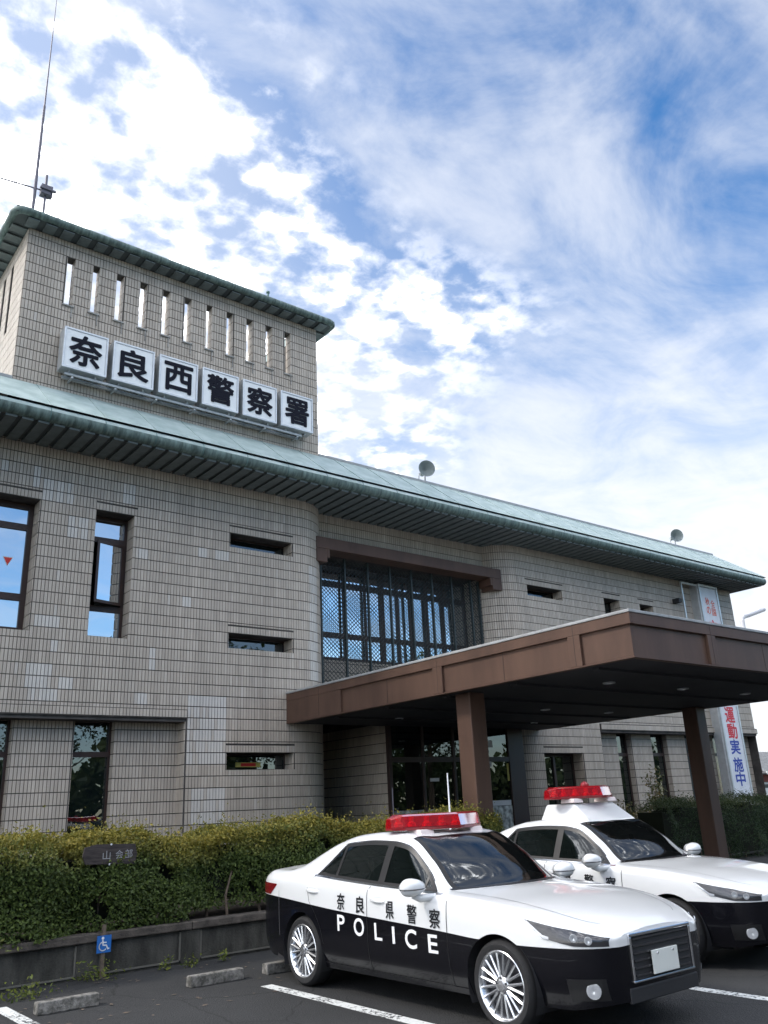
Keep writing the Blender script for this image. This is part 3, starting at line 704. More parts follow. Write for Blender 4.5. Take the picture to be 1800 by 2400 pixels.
# --- copper eaves
GY, GZ, GR = 15.54, 9.315, 0.155
GX0, GX1 = -3.8, 31.45
roof = MB()
RTY, RTZ = Y0, 10.50
roof.add([(GX0, GY+.02, 9.47), (GX1-.02, GY+.02, 9.47), (30.02, RTY, RTZ), (-2.5, RTY, RTZ), (-2.5, Y0+13, RTZ), (30.02, Y0+13, RTZ), (GX1-.02, Y0+13, 9.47)],
         [(0, 1, 2, 3), (1, 6, 5, 2), (3, 2, 5, 4)])
for k in range(34):                                   # standing seams of the copper sheet
    x = 4.29+1.09*(k-7)
    if x < GX1-1.4: roof.prism([(GY+.02, 9.471), (RTY, RTZ+.001), (RTY, RTZ+.016), (GY+.02, 9.486)], 0, x-0.009, x+0.009)
roof_o = roof.build('roof', 'copper_light', station)
fl = MB(); fl.box((TX1+.01, RTY-0.03, RTZ-0.02), (30.06, RTY+0.10, RTZ+0.05)); fl.box((29.96, RTY+.10, RTZ-0.02), (30.06, Y0+13, RTZ+0.05)); fl.box((-2.5, RTY-0.03, RTZ-0.02), (TX0-.01, RTY+.1, RTZ+.05)); fl.build('ridge_flashing', 'flashing', roof_o)
def gutter_piece(x0, x1, name='gutter'):
    g_ = MB(); vs = []; n = 14
    prof = [(GR*1.0*math.cos(a), GR*math.sin(a)) for a in [R(75+i*225/n) for i in range(n+1)]]
    for x in (x0, x1):
        for (a, b) in prof: vs.append((x, GY+GR+a, GZ+b))
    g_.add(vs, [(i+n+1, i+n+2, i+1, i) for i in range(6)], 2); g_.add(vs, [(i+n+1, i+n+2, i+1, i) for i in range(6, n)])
    vs = [(x, GY+GR+a*1.02, GZ+b*1.02) for x in (x1-0.010, x1+0.010) for (a, b) in prof]
    g_.add(vs, [(i+n+1, i+n+2, i+1, i) for i in range(n)], 1)
    # pale weathered top of the roll
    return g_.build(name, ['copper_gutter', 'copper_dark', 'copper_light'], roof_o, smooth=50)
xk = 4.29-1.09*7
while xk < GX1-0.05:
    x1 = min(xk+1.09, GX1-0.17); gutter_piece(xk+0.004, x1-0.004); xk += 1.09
ge = MB(); ge.tube([(GX1-GR, GY+GR+.0, GZ), (GX1-GR, Y0+13, GZ)], GR, 16); ge.lathe((GX1-GR, GY+GR, GZ), (0, 0, 1), [(0.001, -GR)]+[(GR*math.cos(R(a)), GR*math.sin(R(a))) for a in range(-75, 90, 15)]+[(0.001, GR)], 20)
ge.build('gutter', 'copper_gutter', roof_o, smooth=50)
sf = MB(); sf.box((-3.4, GY+0.12, 9.165), (GX1-0.12, Y0+0.8, 9.24)); sf.box((30.7, Y0+.8, 9.165), (GX1-0.12, Y0+13, 9.24)); sf.build('soffit', 'soffit_groove', roof_o)
sl = MB(); sl.box((-0.105, GY+0.16, 9.118), (0.105, Y0+0.62, 9.17)); slat0 = sl.build('soffit_slat', 'soffit', roof_o, world=False); slat0.location = Vector((3.0, 0, 0))-org(station)
for k in range(1, 94):
    x = 3.0+0.302*k
    if x < 31.2: instance(slat0, Vector((x, 0, 0))-org(station), roof_o)
for k in range(1, 12): instance(slat0, Vector((3.0-0.302*k, 0, 0))-org(station), roof_o)
# flat roof deck and inner core keep daylight out of the rooms
co = MB(); co.box((-2.9, Y0+1.3, 0), (11.6, Y0+11.9, 9.1)); co.box((18.3, Y0+1.3, 0), (30.7, Y0+11.9, 9.1)); co.box((11.6, 19.7, 0), (18.3, Y0+11.9, 9.1)); co.box((11.62, 18.9, 4.25), (18.28, 19.69, 9.1)); co.box((-2.8, Y0+0.7, 9.3), (30.5, Y0+11.9, RTZ-0.25))
co.build('core', 'dark_room', station)

# --- tower eaves: ring with a rounded copper roll
TO, TGR = 0.47, 0.085
te = MB(); zc = 14.27
ox0, ox1, oy0, oy1 = TX0-TO, TX1+TO, Y0-TO, Y0+TD+TO
ring = [(ox0+TGR, oy0+TGR), (ox1-TGR, oy0+TGR), (ox1-TGR, oy1-TGR), (ox0+TGR, oy1-TGR)]
inn = [(TX0+TWK, Y0+TWK), (TX1-TWK, Y0+TWK), (TX1-TWK, Y0+TD-.4), (TX0+TWK, Y0+TD-.4)]
for z, fl_ in ((zc+0.02, 0), (zc+0.205, 1)):
    for i in range(4):
        a, b, c, d = ring[i], ring[(i+1) % 4], inn[(i+1) % 4], inn[i]
        te.quad((*a, z+(.045 if not fl_ else 0)), (*b, z+(.045 if not fl_ else 0)), (*c, z if not fl_ else z+0.06), (*d, z if not fl_ else z+0.06), 0 if not fl_ else 1)
for i in range(4):
    c, d = inn[i], inn[(i+1) % 4]; te.quad((*c, zc+.02), (*d, zc+.02), (*d, zc+.225), (*c, zc+.225), 1)
teo = te.build('tower_eave', ['soffit_groove', 'copper_light'], station)
pts = []
cr_ = 0.22
for (cx, cy, a0) in ((ox0+TGR+cr_, oy0+TGR+cr_, 180), (ox1-TGR-cr_, oy0+TGR+cr_, 270), (ox1-TGR-cr_, oy1-TGR-cr_, 0), (ox0+TGR+cr_, oy1-TGR-cr_, 90)):
    for k in range(7): a = R(a0+15*k); pts.append((cx+cr_*math.cos(a), cy+cr_*math.sin(a), zc+0.135))
pts.append(pts[0]); rg = MB(); rg.tube(pts, 0.088, 14); rg.build('gutter', 'copper_gutter', teo, smooth=50)
sl = MB(); sl.box((-0.12, oy0+0.12, zc+0.004), (0.12, Y0-0.02, zc+0.03)); s0 = sl.build('soffit_slat', 'soffit', teo, world=False); s0.location = Vector((TX0, 0, 0))-org(station)
for k in range(1, 21): instance(s0, Vector((TX0+0.384*k, 0, 0))-org(station), teo)
sl = MB(); sl.box((ox0+0.12, -0.12, zc+0.004), (TX0-0.02, 0.12, zc+0.03)); s0 = sl.build('soffit_slat', 'soffit', teo, world=False); s0.location = Vector((0, Y0+0.2, 0))-org(station)
for k in range(1, 15): instance(s0, Vector((0, Y0+0.2+0.384*k, 0))-org(station), teo)
sl = MB(); sl.box((TX1+0.02, -0.12, zc+0.004), (ox1-0.12, 0.12, zc+0.03)); s0 = sl.build('soffit_slat', 'soffit', teo, world=False); s0.location = Vector((0, Y0+0.2, 0))-org(station)
for k in range(1, 15): instance(s0, Vector((0, Y0+0.2+0.384*k, 0))-org(station), teo)
pg = MB(); pg.tube([(9.75, Y0-0.3, zc+0.15), (9.75, Y0-0.3, zc+0.42)], 0.03, 8); pg.tube([(9.75, Y0-0.3, zc+0.40), (9.75, Y0-0.3, zc+0.44)], 0.05, 8); pg.build('roof_peg', 'copper_dark', teo)

# --- entrance canopy
CX0, CX1, CY0, CY1, CZ0, CZ1 = 10.42, 18.90, 7.30, 16.83, 3.63, 4.28
can = MB(); rc = 0.05
can.box((CX0+rc, CY0+rc, CZ0+0.01), (CX1-rc, CY1, CZ1-0.003))
cano = can.build('canopy', 'brown_metal', station)
tb = MB()
tb.box((CX0, CY0, 4.11), (CX0+rc+.002, CY1, CZ1)); tb.box((CX0+rc+.002, CY0, 4.11), (CX1-rc-.002, CY0+rc+.002, CZ1)); tb.box((CX1-rc-.002, CY0, 4.11), (CX1, CY1, CZ1)); tb.build('fascia_band', 'brown_metal', cano, bevel=0.006)
def pier_x(ya, yb, x):
    p_ = MB(); p_.box((x if x < 15 else x-rc, ya, CZ0), (x+rc if x < 15 else x, yb, 4.109)); p_.build('fascia_pier', 'brown_metal', cano, bevel=0.006)
for x in (CX0, CX1):
    for a, b in ((14.68, CY1), (11.47, 11.73), (8.26, 8.50)): pier_x(a, b, x)
for a, b in ((12.43, 12.66), (16.66, 16.89)):
    p_ = MB(); p_.box((a, CY0, CZ0), (b, CY0+rc, 4.109)); p_.build('fascia_pier', 'brown_metal', cano, bevel=0.006)
jn = MB()
for yj in (13.15, 9.96): jn.box((CX0+rc-.004, yj-.006, CZ0+.012), (CX0+rc+.01, yj+.006, 4.10))
for yj in (15.5, 11.60, 8.38): jn.box((CX0-.003, yj-.005, CZ0+.012), (CX0+.01, yj+.005, 4.27))
for xj in (14.2,): jn.box((xj-.006, CY0+rc-.004, CZ0+.012), (xj+.006, CY0+rc+.01, 4.10))
for xj in (12.545,): jn.box((xj-.005, CY0-.003, CZ0+.012), (xj+.005, CY0+.01, 4.27))
jn.build('panel_joint', 'brown_dark', cano)
lowlip = MB()
lowlip.box((CX0, CY0, CZ0-.02), (CX0+.12, CY1, CZ0-.002)); lowlip.box((CX0+.12, CY0, CZ0-.02), (CX1, CY0+.12, CZ0-.002)); lowlip.box((CX1-.12, CY0+.12, CZ0-.02), (CX1, CY1, CZ0-.002)); lowlip.build('drip_edge', 'brown_metal', cano)
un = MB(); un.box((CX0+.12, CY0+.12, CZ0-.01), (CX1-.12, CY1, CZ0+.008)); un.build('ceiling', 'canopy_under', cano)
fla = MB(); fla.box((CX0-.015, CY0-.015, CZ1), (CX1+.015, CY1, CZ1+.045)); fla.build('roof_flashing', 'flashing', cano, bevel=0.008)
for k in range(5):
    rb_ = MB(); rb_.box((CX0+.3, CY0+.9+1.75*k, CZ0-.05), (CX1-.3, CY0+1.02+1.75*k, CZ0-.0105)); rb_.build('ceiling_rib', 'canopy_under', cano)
for xl in (12.4, 14.66, 16.9):
    for yl in (9.3, 12.8, 15.2):
        rb_ = MB(); rb_.lathe((xl, yl, CZ0-.011), (0, 0, -1), [(.11, 0), (.11, .02), (.085, .022), (.08, .004), (.001, .004)], 18); rb_.build('downlight', 'aluminium', cano)
for (xa, ya) in ((10.78, 11.16), (18.20, 11.30)):
    c_ = MB(); c_.box((xa, ya, 0), (xa+.38, ya+.38, CZ0-.008)); cc = c_.build('column', 'brown_metal', cano, bevel=0.02)
    b_ = MB(); b_.box((xa-.05, ya-.05, 0.0), (xa+.43, ya+.43, .18)); b_.build('column_base', 'concrete', cc, bevel=.01)

# --- glazed entrance lobby front
ey = 16.72
ef = MB()
for xp, wd_ in ((13.28, 0.10), (14.35, 0.07), (15.4, 0.07), (16.45, 0.07), (17.5, 0.14)): ef.box((xp-wd_/2, ey-.05, 0), (xp+wd_/2, ey+.05, 3.62))
ef.box((13.3, ey-.045, 2.75), (17.5, ey+.045, 2.87)); ef.box((13.3, ey-.045, 0.0), (17.5, ey+.045, 0.12)); ef.box((17.57, ey-.02, 0), (18.05, ey+.05, 3.62))
eo = ef.build('entrance_front', 'frame_bronze', station)
for a, b in ((13.33, 14.315), (14.385, 15.365), (15.435, 16.415), (16.485, 17.43)):
    q = MB(); q.box((a, ey-.004, .12), (b, ey+.004, 2.75)); q.build('pane', 'glass_door', eo)
    q = MB(); q.box((a, ey-.004, 2.87), (b, ey+.004, 3.62)); q.build('pane', 'glass_door', eo)
leaf_m = material('leaf_film', (0.40, 0.42, 0.40), 0.6, var=0.55, vscale=7, detail=1)
for a, b in ((13.36, 14.29), (14.41, 15.34), (16.51, 17.41)):
    q = MB(); q.box((a, ey-.012, .5), (b, ey-.006, 1.62)); q.build('film_panel', 'leaf_film', eo)
for a, b, c, d, m_ in ((16.58, 16.85, 3.12, 3.30, 'paper'), (16.60, 16.76, 2.62, 2.80, 'paper'), (17.33, 17.40, 2.25, 2.70, 'paper_yellow'), (16.52, 17.38, 1.63, 1.76, 'paper'), (14.55, 14.85, 2.28, 2.36, 'paper')):
    q = MB(); q.box((a, ey-.018, c), (b, ey-.013, d)); q.build('notice', m_, eo)
ctr = MB(); ctr.box((14.0, 18.6, 0), (16.8, 18.9, 1.1)); ctr.build('counter', 'room_wall', station)

# ================================================================== things on the building
ENG = ['first', 'second', 'third', 'fourth', 'fifth', 'sixth']
SY, SZ0, SZ1 = 16.46, 10.88, 11.86
for i, ch in enumerate('奈良西警察署'):
    x0 = 4.65+1.085*i; x1 = x0+0.965
    t = thing('sign_box', f'white box sign with the dark character {ch}, {ENG[i]} from the left on the tower', 'sign', (x0+0.48, Y0, SZ0), 'box signs on the tower')
    b = MB(); b.box((x0, SY, SZ0), (x1, Y0-0.06, SZ1)); b.build('casing', 'aluminium', t, bevel=0.01)
    f = MB(); f.box((x0+.045, SY-.006, SZ0+.045), (x1-.045, SY+.002, SZ1-.045)); f.build('face', 'sign_face', t)
    r_ = MB()
    for a, b_ in (((x0, SY-.02, SZ0), (x0+.04, SY-.001, SZ1)), ((x1-.04, SY-.02, SZ0), (x1, SY-.001, SZ1)), ((x0+.04, SY-.02, SZ0), (x1-.04, SY-.001, SZ0+.04)), ((x0+.04, SY-.02, SZ1-.04), (x1-.04, SY-.001, SZ1))): r_.box(a, b_)
    r_.build('rim', 'aluminium', t)
    l = MB(); glyph_into(l, ch, ((x0+x1)/2, (SZ0+SZ1)/2), 0.70, 0.72, lambda a, b_, t_: (a, SY-.010-t_, b_), bold=0.026, thick=0.012); l.build('character', 'letter_navy', t)
    for xb in (x0+.2, x1-.2):
        br = MB(); br.box((xb-.02, SY+.08, SZ0-.06), (xb+.02, Y0, SZ0-.001)); br.build('bracket', 'galvanised', t)
rail = MB(); rail.box((4.75, Y0-.13, 10.74), (10.75, Y0-.08, 10.80)); rail.box((4.75, Y0-.30, 10.76), (10.75, Y0-.26, 10.81))
for k in range(7): rail.box((4.9+k*.95, Y0-.31, 10.70), (4.94+k*.95, Y0, 10.74))
tag(rail.build('sign_rail', 'galvanised'), 'thin metal support rail under the row of box signs', 'rail')

def horn(x, y, z, label, aim, post_h):
    t = thing('horn_speaker', label, 'loudspeaker', (x, y, z-post_h-.1), 'loudspeakers on the roof')
    d = Vector(aim).normalized(); c = Vector((x, y, z)); m = c+d*0.20
    h_ = MB(); prof = [(0.03, -0.22), (0.045, -0.10), (0.075, 0.0), (0.13, 0.10), (0.225, 0.18), (0.25, 0.20), (0.24, 0.195), (0.21, 0.165), (0.12, 0.09), (0.05, 0.02), (0.001, 0.0)]
    h_.lathe(c, d, prof, 28); h_.build('horn', 'horn_grey', t, smooth=60)
    b = MB(); b.lathe(c-d*0.36, d, [(0.001, 0), (0.07, 0.005), (0.075, 0.12), (0.04, 0.15)], 16); b.build('driver', 'horn_grey', t, smooth=40)
    p = MB(); p.tube([c-d*0.05+Vector((0, 0, -0.03)), c-d*0.05+Vector((0, 0, -post_h-.1))], 0.022, 8); s_ = c-d*0.22; p.tube([s_, s_+Vector((-0.16, 0, -0.05)), s_+Vector((-0.20, 0, -post_h-.1))], 0.016, 8); p.box((x-.12, y-.05, z-post_h-.12), (x+.12, y+.09, z-post_h-.09)); p.build('post', 'galvanised', t)
horn(15.34, 17.02, 10.98, 'grey horn loudspeaker on the roof edge near the tower', (-0.42, -0.88, -0.06), 0.32)
horn(27.92, 17.02, 10.97, 'grey horn loudspeaker on the roof near its far right end', (-0.55, -0.82, -0.06), 0.32)

t = thing('whip_antenna', 'tall thin whip antenna on the tower roof corner', 'antenna', (3.97, 17.5, 14.5))
a = MB(); a.tube([(3.97, 17.5, 14.5), (3.97, 17.5, 18.4)], 0.042, 10, r1=0.030); a.build('mast', 'antenna_metal', t, smooth=40)
a = MB(); a.tube([(3.97, 17.5, 18.4), (3.97, 17.5, 22.0)], 0.022, 8, r1=0.008); a.build('whip', 'antenna_metal', t, smooth=40)
t = thing('yagi_antenna', 'small directional antenna with a horizontal boom and rods beside the whip antenna', 'antenna', (4.22, 17.5, 14.5))
a = MB(); a.tube([(4.22, 17.5, 14.5), (4.20, 17.5, 16.40)], 0.032, 8); a.build('mast', 'antenna_metal', t)
a = MB(); a.tube([(1.6, 17.5, 15.64), (4.30, 17.5, 15.95)], 0.018, 8); a.build('boom', 'antenna_metal', t)
for xr, hh in ((3.50, 0.36), (3.55, 0.36), (2.9, 0.34), (2.3, 0.32)):
    a = MB(); zc_ = 15.95-0.115*(4.30-xr); a.tube([(xr, 17.48, zc_-hh*0.9), (xr, 17.48, zc_+hh)], 0.010, 6); a.build('rod', 'antenna_metal', t)
a = MB(); a.box((4.09, 17.40, 15.80), (4.32, 17.60, 16.06)); a.box((4.05, 17.36, 15.90), (4.42, 17.42, 15.95)); a.box((4.30, 17.44, 15.78), (4.36, 17.56, 16.1)); a.build('clamp', 'antenna_metal', t, bevel=.012)
a = MB(); a.tube([(4.22+0.25*math.cos(R(q))+.2, 17.46, 15.12+0.22*math.sin(R(q))) for q in range(165, -50, -15)], 0.010, 6); a.build('cable', 'galvanised', t)

# traffic-safety banner in its frame on the right end of the front
t = thing('banner_sign', 'tall white vertical banner with red and blue characters at the right end of the front', 'banner', (28.7, 16.5, 1.4))
by = 16.50
b = MB(); b.box((28.10, by, 1.35), (29.20, by+.03, 8.92)); b.build('panel', 'banner_white', t)
fr = MB()
for x in (28.06, 29.22): fr.box((x-.035, by-.04, 1.2), (x+.035, by+.08, 9.02))
fr.box((28.03, by-.03, 8.94), (29.26, by+.07, 9.02)); fr.box((27.98, by+.03, 1.2), (28.02, Y0, 9.0)); fr.build('frame', 'aluminium', t)
fn = lambda a, b_, t_: (a, by-.004-t_, b_)
for ch, zc_, m_, sz in (('交', 7.42, 'letter_red', .56), ('通', 6.85, 'letter_red', .56), ('安', 6.27, 'letter_red', .56), ('全', 5.70, 'letter_red', .56), ('運', 4.28, 'letter_red', .54), ('動', 3.72, 'letter_red', .52), ('実', 3.18, 'letter_blue', .50), ('施', 2.58, 'letter_blue', .48), ('中', 2.10, 'letter_blue', .46)):
    l = MB(); glyph_into(l, ch, (28.66, zc_), .60, sz, fn, bold=.028); l.build('character', m_, t)
for ch, x_, zc_ in (('秋', 28.50, 8.40), ('の', 28.50, 8.06), ('全', 28.84, 8.34), ('国', 28.84, 8.02)):
    l = MB(); glyph_into(l, ch, (x_, zc_), .26, .28, fn, bold=.02); l.build('character', 'letter_orange', t)
t = thing('sign_holder', 'empty metal sign holder on the wall left of the traffic banner', 'sign holder', (27.1, 16.6, 7.4))
fr = MB(); fr.box((27.03, 16.55, 1.4), (27.09, 16.60, 9.0)); fr.box((27.09, 16.55, 8.93), (28.02, 16.60, 9.0)); fr.build('bars', 'aluminium', t)
fr = MB(); fr.box((26.75, 16.56, 8.2), (26.95, Y0, 8.35)); fr.build('bracket', 'plastic_dark', t)
fr = MB(); fr.box((26.85, 16.56, 7.42), (27.05, Y0, 7.56)); fr.build('bracket', 'plastic_dark', t)

# white gooseneck pipe standing on the canopy roof
pp = MB(); px_, py_ = 14.20, 7.62
pp.tube([(px_, py_, 4.33), (px_, py_, 4.55)]+[(px_+.10-.10*math.cos(R(q)), py_, 4.55+.10*math.sin(R(q))) for q in range(10, 71, 15)]+[(px_+.25, py_, 4.69), (px_+.85, py_, 4.86)], .040, 12)
pp.lathe((px_, py_, 4.325), (0, 0, 1), [(.07, 0), (.07, .015), (.035, .02)], 14, cap=(True, False))
tag(pp.build('vent_pipe', 'pipe_white', smooth=40), 'white bent pipe standing on the front edge of the canopy roof', 'pipe')

# ================================================================== planter, hedge and parking lot
WY = 10.78                                # face of the retaining wall
t = thing('planter_wall', 'low dark mossy concrete retaining wall with recessed panels below the hedge', 'wall', (7, WY, 0))
w_ = MB(); w_.box((-3, WY+.03, 0), (11.3, WY+.20, .38)); w_.build('body', 'concrete_old', t)
cp = MB()
xk = -3.0; k = 0
while xk < 11.3:
    c_ = MB(); c_.box((xk+.004, WY-.03, .381), (min(xk+1.18, 11.3)-.004, WY+.23, .47)); c_.build('cap_block', 'concrete_cap', t, bevel=.012); xk += 1.18
for k in range(11):
    xa = 3.83-1.30*5+1.30*k
    c_ = MB(); c_.box((xa, WY, 0), (xa+.26, WY+.032, .38)); c_.build('pilaster', 'concrete_old', t, bevel=.008)
    ln = MB()
    for xb in (xa-.012, xa+.272): ln.box((xb-.010, WY+.012, .045), (xb+.010, WY+.034, .36))
    ln.box((xa+.282, WY+.012, .03), (xa+1.278, WY+.034, .048)); ln.build('mortar_line', 'mortar', t)
so = MB(); so.box((-3, WY+.20, .30), (11.3, 13.4, .43)); so.box((11.3, WY+.05, 0), (11.5, 13.4, .47)); so.box((-3, 13.4, 0), (11.5, 13.6, .47)); struct(so.build('planting_bed', 'soil'))

def leaf_cloud(pts, nrm, size, young, mb_v, mb_f, att, aspect=1.7, jit=0.9):
    """one folded four-point leaf for each point"""
    n = len(pts)
    d = nrm+rng.normal(0, jit, (n, 3)); d /= np.linalg.norm(d, axis=1, keepdims=True)
    a = np.cross(d, rng.normal(0, 1, (n, 3))); a /= np.linalg.norm(a, axis=1, keepdims=True); b = np.cross(d, a)
    s = (size*rng.uniform(0.6, 1.35, n))[:, None]
    p0 = pts-a*s*aspect/2; p2 = pts+a*s*aspect/2; p1 = pts+b*s/2+d*s*.18; p3 = pts-b*s/2+d*s*.18
    base = len(mb_v)
    V = np.stack([p0, p1, p2, p3], 1).reshape(-1, 3)
    mb_v.extend(map(tuple, V.tolist()))
    mb_f.extend([(base+4*i, base+4*i+1, base+4*i+2, base+4*i+3) for i in range(n)])
    att.extend(np.repeat(young, 4).tolist())
def hedge(name, label, x0, x1, y0, y1, z0, z1, n, mat, stems, lift=None, youngtop=0.45):
    t = thing(name, label, 'hedge', ((x0+x1)/2, (y0+y1)/2, z0-0.05))
    ux = rng.uniform(x0, x1, n*2); u2_ = rng.uniform(0, 1, n*2)
    top = lambda x: z1+0.055*np.sin(x*1.9+.6)+0.05*np.sin(x*4.3+1)+0.03*np.sin(x*9.7)
    bot = lambda x: (z0+lift(x)) if lift else np.full_like(x, z0)
    kind = rng.random(n*2)
    th_ = top(ux); bo = bot(ux); hgt = th_-bo
    # front face (55 %), top (35 %), loose interior and sprigs
    y = np.empty(n*2); z = np.empty(n*2); nr = np.zeros((n*2, 3)); dep = np.abs(rng.normal(0, .09, n*2))
    bulge = .10*np.sin(ux*1.3)+.07*np.sin(ux*3.1+2)+.05*np.sin(ux*6.7+1)
    f = kind < .55; z[f] = bo[f]+hgt[f]*u2_[f]**.9; bb = .07*np.sin(z*7+ux*2.5)
    rnd = np.maximum(0, (z-(th_-.28))/.28); y[f] = (y0+bulge+bb*.6+dep+rnd**2*.22)[f]; nr[f] = (0, -1, .45)
    tp_ = (kind >= .55) & (kind < .9); y[tp_] = y0+.12+(y1-y0-.12)*u2_[tp_]; z[tp_] = th_[tp_]-dep[tp_]*.8-np.maximum(0, .25-(y[tp_]-y0))*.4+.05*np.sin(y[tp_]*5+ux[tp_]*3); nr[tp_] = (0, -.2, 1)
    lo = kind >= .9; y[lo] = y0+.05+(y1-y0)*u2_[lo]*.6; z[lo] = th_[lo]+rng.exponential(.045, lo.sum())-.02; nr[lo] = (0, -.3, .6)
    # gaps: drop leaves where a 3-D noise is low
    g_ = np.sin(ux*5.1+z*4)+np.sin(z*8.3-ux*3.3+y*4)+np.sin(ux*11.7+z*9.1)
    keep = (g_ > -2.15) | (kind > .8)
    ux, y, z, nr, th_ = ux[keep][:n], y[keep][:n], z[keep][:n], nr[keep][:n], th_[keep][:n]
    P = np.stack([ux, y, z], 1); P += rng.normal(0, .018, P.shape)
    nv = .5+.5*np.sin(ux*2.3+y*3)*np.sin(ux*.9+2)
    yo = np.clip((z-(th_-.34))/.30, 0, 1)*np.clip(youngtop+.5*nv+rng.normal(0, .25, len(z)), 0, 1)
    V, F, A = [], [], []; leaf_cloud(P, nr, np.full(len(P), .025), yo, V, F, A, jit=.75)
    mb = MB(); mb.v = V; mb.f = F; mb.m = [0]*len(F); stuff(mb.build('foliage', mat, t, attr=('young', A)))
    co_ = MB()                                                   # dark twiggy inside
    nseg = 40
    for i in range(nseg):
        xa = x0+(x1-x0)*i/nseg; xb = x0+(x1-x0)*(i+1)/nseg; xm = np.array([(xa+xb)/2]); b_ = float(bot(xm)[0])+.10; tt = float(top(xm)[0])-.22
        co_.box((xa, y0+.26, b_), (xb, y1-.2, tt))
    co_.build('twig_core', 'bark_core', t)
    for i in range(stems):
        xs_ = x0+(x1-x0)*(i+.5)/stems+random.uniform(-.1, .1); ys_ = y0+random.uniform(.12, .35)
        s_ = MB(); s_.tube([(xs_, ys_, z0-.08), (xs_+random.uniform(-.05, .05), ys_+.02, z0+.25), (xs_+random.uniform(-.12, .12), ys_+.05, z0+.55)], .022, 6, r1=.012); s_.build('stem', 'bark', t)
    return t

hedge('hedge', 'long clipped hedge with yellowish tips along the planter in front of the station', 1.2, 11.2, WY+.10, 12.25, .45, 1.49, 120000, 'hedge_leaf', 24,
      lift=lambda x: np.where(x > 5.0, np.clip((x-5.0)*.3, 0, .12), 0.0))
hedge('hedge', 'dark green hedge at the right edge behind the canopy column', 19.4, 27.5, 13.2, 14.4, .03, 1.50, 34000, 'hedge_leaf_dark', 10, youngtop=.2)

def weed(x, y, z, r, n, label, mat='weed_leaf', tall=.12):
    P = np.stack([x+rng.normal(0, r, n), y+rng.normal(0, r*.6, n), z+np.abs(rng.normal(0, tall*.5, n))+.01], 1)
    V, F, A = [], [], []; leaf_cloud(P, np.tile((0, -.4, .8), (n, 1)), np.full(n, .022), rng.random(n), V, F, A, aspect=2.4, jit=.7)
    mb = MB(); mb.v = V; mb.f = F; mb.m = [0]*len(F); o = mb.build('weed', mat, attr=('young', A))
    tag(o, label, 'weed', 'weeds at the foot of the planter wall'); stuff(o)
weed(4.83, 10.55, 0, .045, 40, 'small yellow-green weed nearest the wheelchair sign, left of three in the asphalt')
weed(5.13, 10.50, 0, .05, 50, 'yellow-green weed in the middle of three by the planter wall')
weed(5.58, 10.52, 0, .045, 40, 'yellow-green weed nearest the patrol car, right of three')
weed(4.0, 10.60, 0, .16, 130, 'spread of low weeds at the wall under the wheelchair sign', tall=.16)
weed(3.1, 10.2, 0, .14, 150, 'tuft of grassy weeds at the bottom left corner by the white line', tall=.14)
weed(2.7, 10.75, .43, .28, 240, 'patch of bright green ground weed on the planter edge at far left', tall=.10)
lit = MB()
for k in range(70):
    x, y = random.uniform(2.6, 6.0), random.uniform(8.3, 10.6); s_ = random.uniform(.012, .03); a = random.uniform(0, 6.28)
    q = [(x+s_*math.cos(a+i*1.57)*(1.6 if i % 2 else .7), y+s_*math.sin(a+i*1.57)*(1.6 if i % 2 else .7), .006+random.uniform(0, .006)) for i in range(4)]
    lit.add(q, [(0, 1, 2, 3)])
o = stuff(lit.build('leaf_litter', 'wood_post')); o['label'] = 'scattered dry leaves on the asphalt near the planter wall'; o['category'] = 'leaves'

# wooden name board in the hedge, its lettering faded
HSY = WY+.055
t = thing('hedge_sign', 'small weathered dark wooden board with faded white lettering fixed in the hedge', 'sign', (4.18, WY+.02, .45))
b = MB(); b.prism([(1.23, 3.88), (1.20, 4.49), (1.31, 4.52), (1.43, 4.49), (1.45, 4.02), (1.42, 3.86), (1.32, 3.84)], 1, HSY, HSY+.03); b.build('board', 'wood_sign', t)
fn = lambda a, b_, t_: (a, HSY-.004-t_, b_)
for ch, x_ in (('山', 4.13), ('会', 4.29), ('部', 4.41)):
    l = MB(); glyph_into(l, ch, (x_, 1.32), .095, .10, fn, bold=.0); l.build('lettering', 'faded_letter', t)
for x_, z_ in ((4.18, 1.44), (4.17, 1.215)):
    q = MB(); q.lathe((x_, HSY-.006, z_), (0, -1, 0), [(.012, 0), (.012, .006)], 10, cap=(False, True)); q.build('screw', 'paper', t)
q = MB(); q.tube([(4.18, WY+.40, .4), (4.18, WY+.33, 1.2), (4.18, HSY+.03, 1.33)], .02, 6); q.build('stake', 'wood_post', t)

# blue wheelchair sign on a stake
t = thing('wheelchair_sign', 'small blue wheelchair parking sign on a stake in front of the planter wall', 'sign', (4.12, WY-.07, 0))
b = MB(); sx0, sx1, sz0, sz1, sy = 4.03, 4.20, .265, .448, WY-.075; b.box((sx0, sy, sz0), (sx1, sy+.008, sz1)); b.build('plate', 'blue_sign', t)
l = MB(); ccx, ccz = (sx0+sx1)/2, (sz0+sz1)/2; fy = sy-.003
def dab(pts, w): 
    for (a, b_), (c, d) in zip(pts, pts[1:]):
        v = Vector((c-a, 0, d-b_)); n_ = Vector((-v.z, 0, v.x)).normalized()*w/2; v = v.normalized()*w*.3
        l.quad(Vector((a, fy, b_))-n_-v, Vector((c, fy, d))-n_+v, Vector((c, fy, d))+n_+v, Vector((a, fy, b_))+n_-v)
dab([(ccx-.018, ccz+.04), (ccx-.012, ccz-.012), (ccx+.028, ccz-.014), (ccx+.045, ccz-.055), (ccx+.06, ccz-.05)], .014); dab([(ccx-.012, ccz+.018), (ccx+.024, ccz+.016)], .012)
dab([(ccx-.012+.046*math.cos(R(a)), ccz-.022+.046*math.sin(R(a))) for a in range(115, 335, 20)], .012)
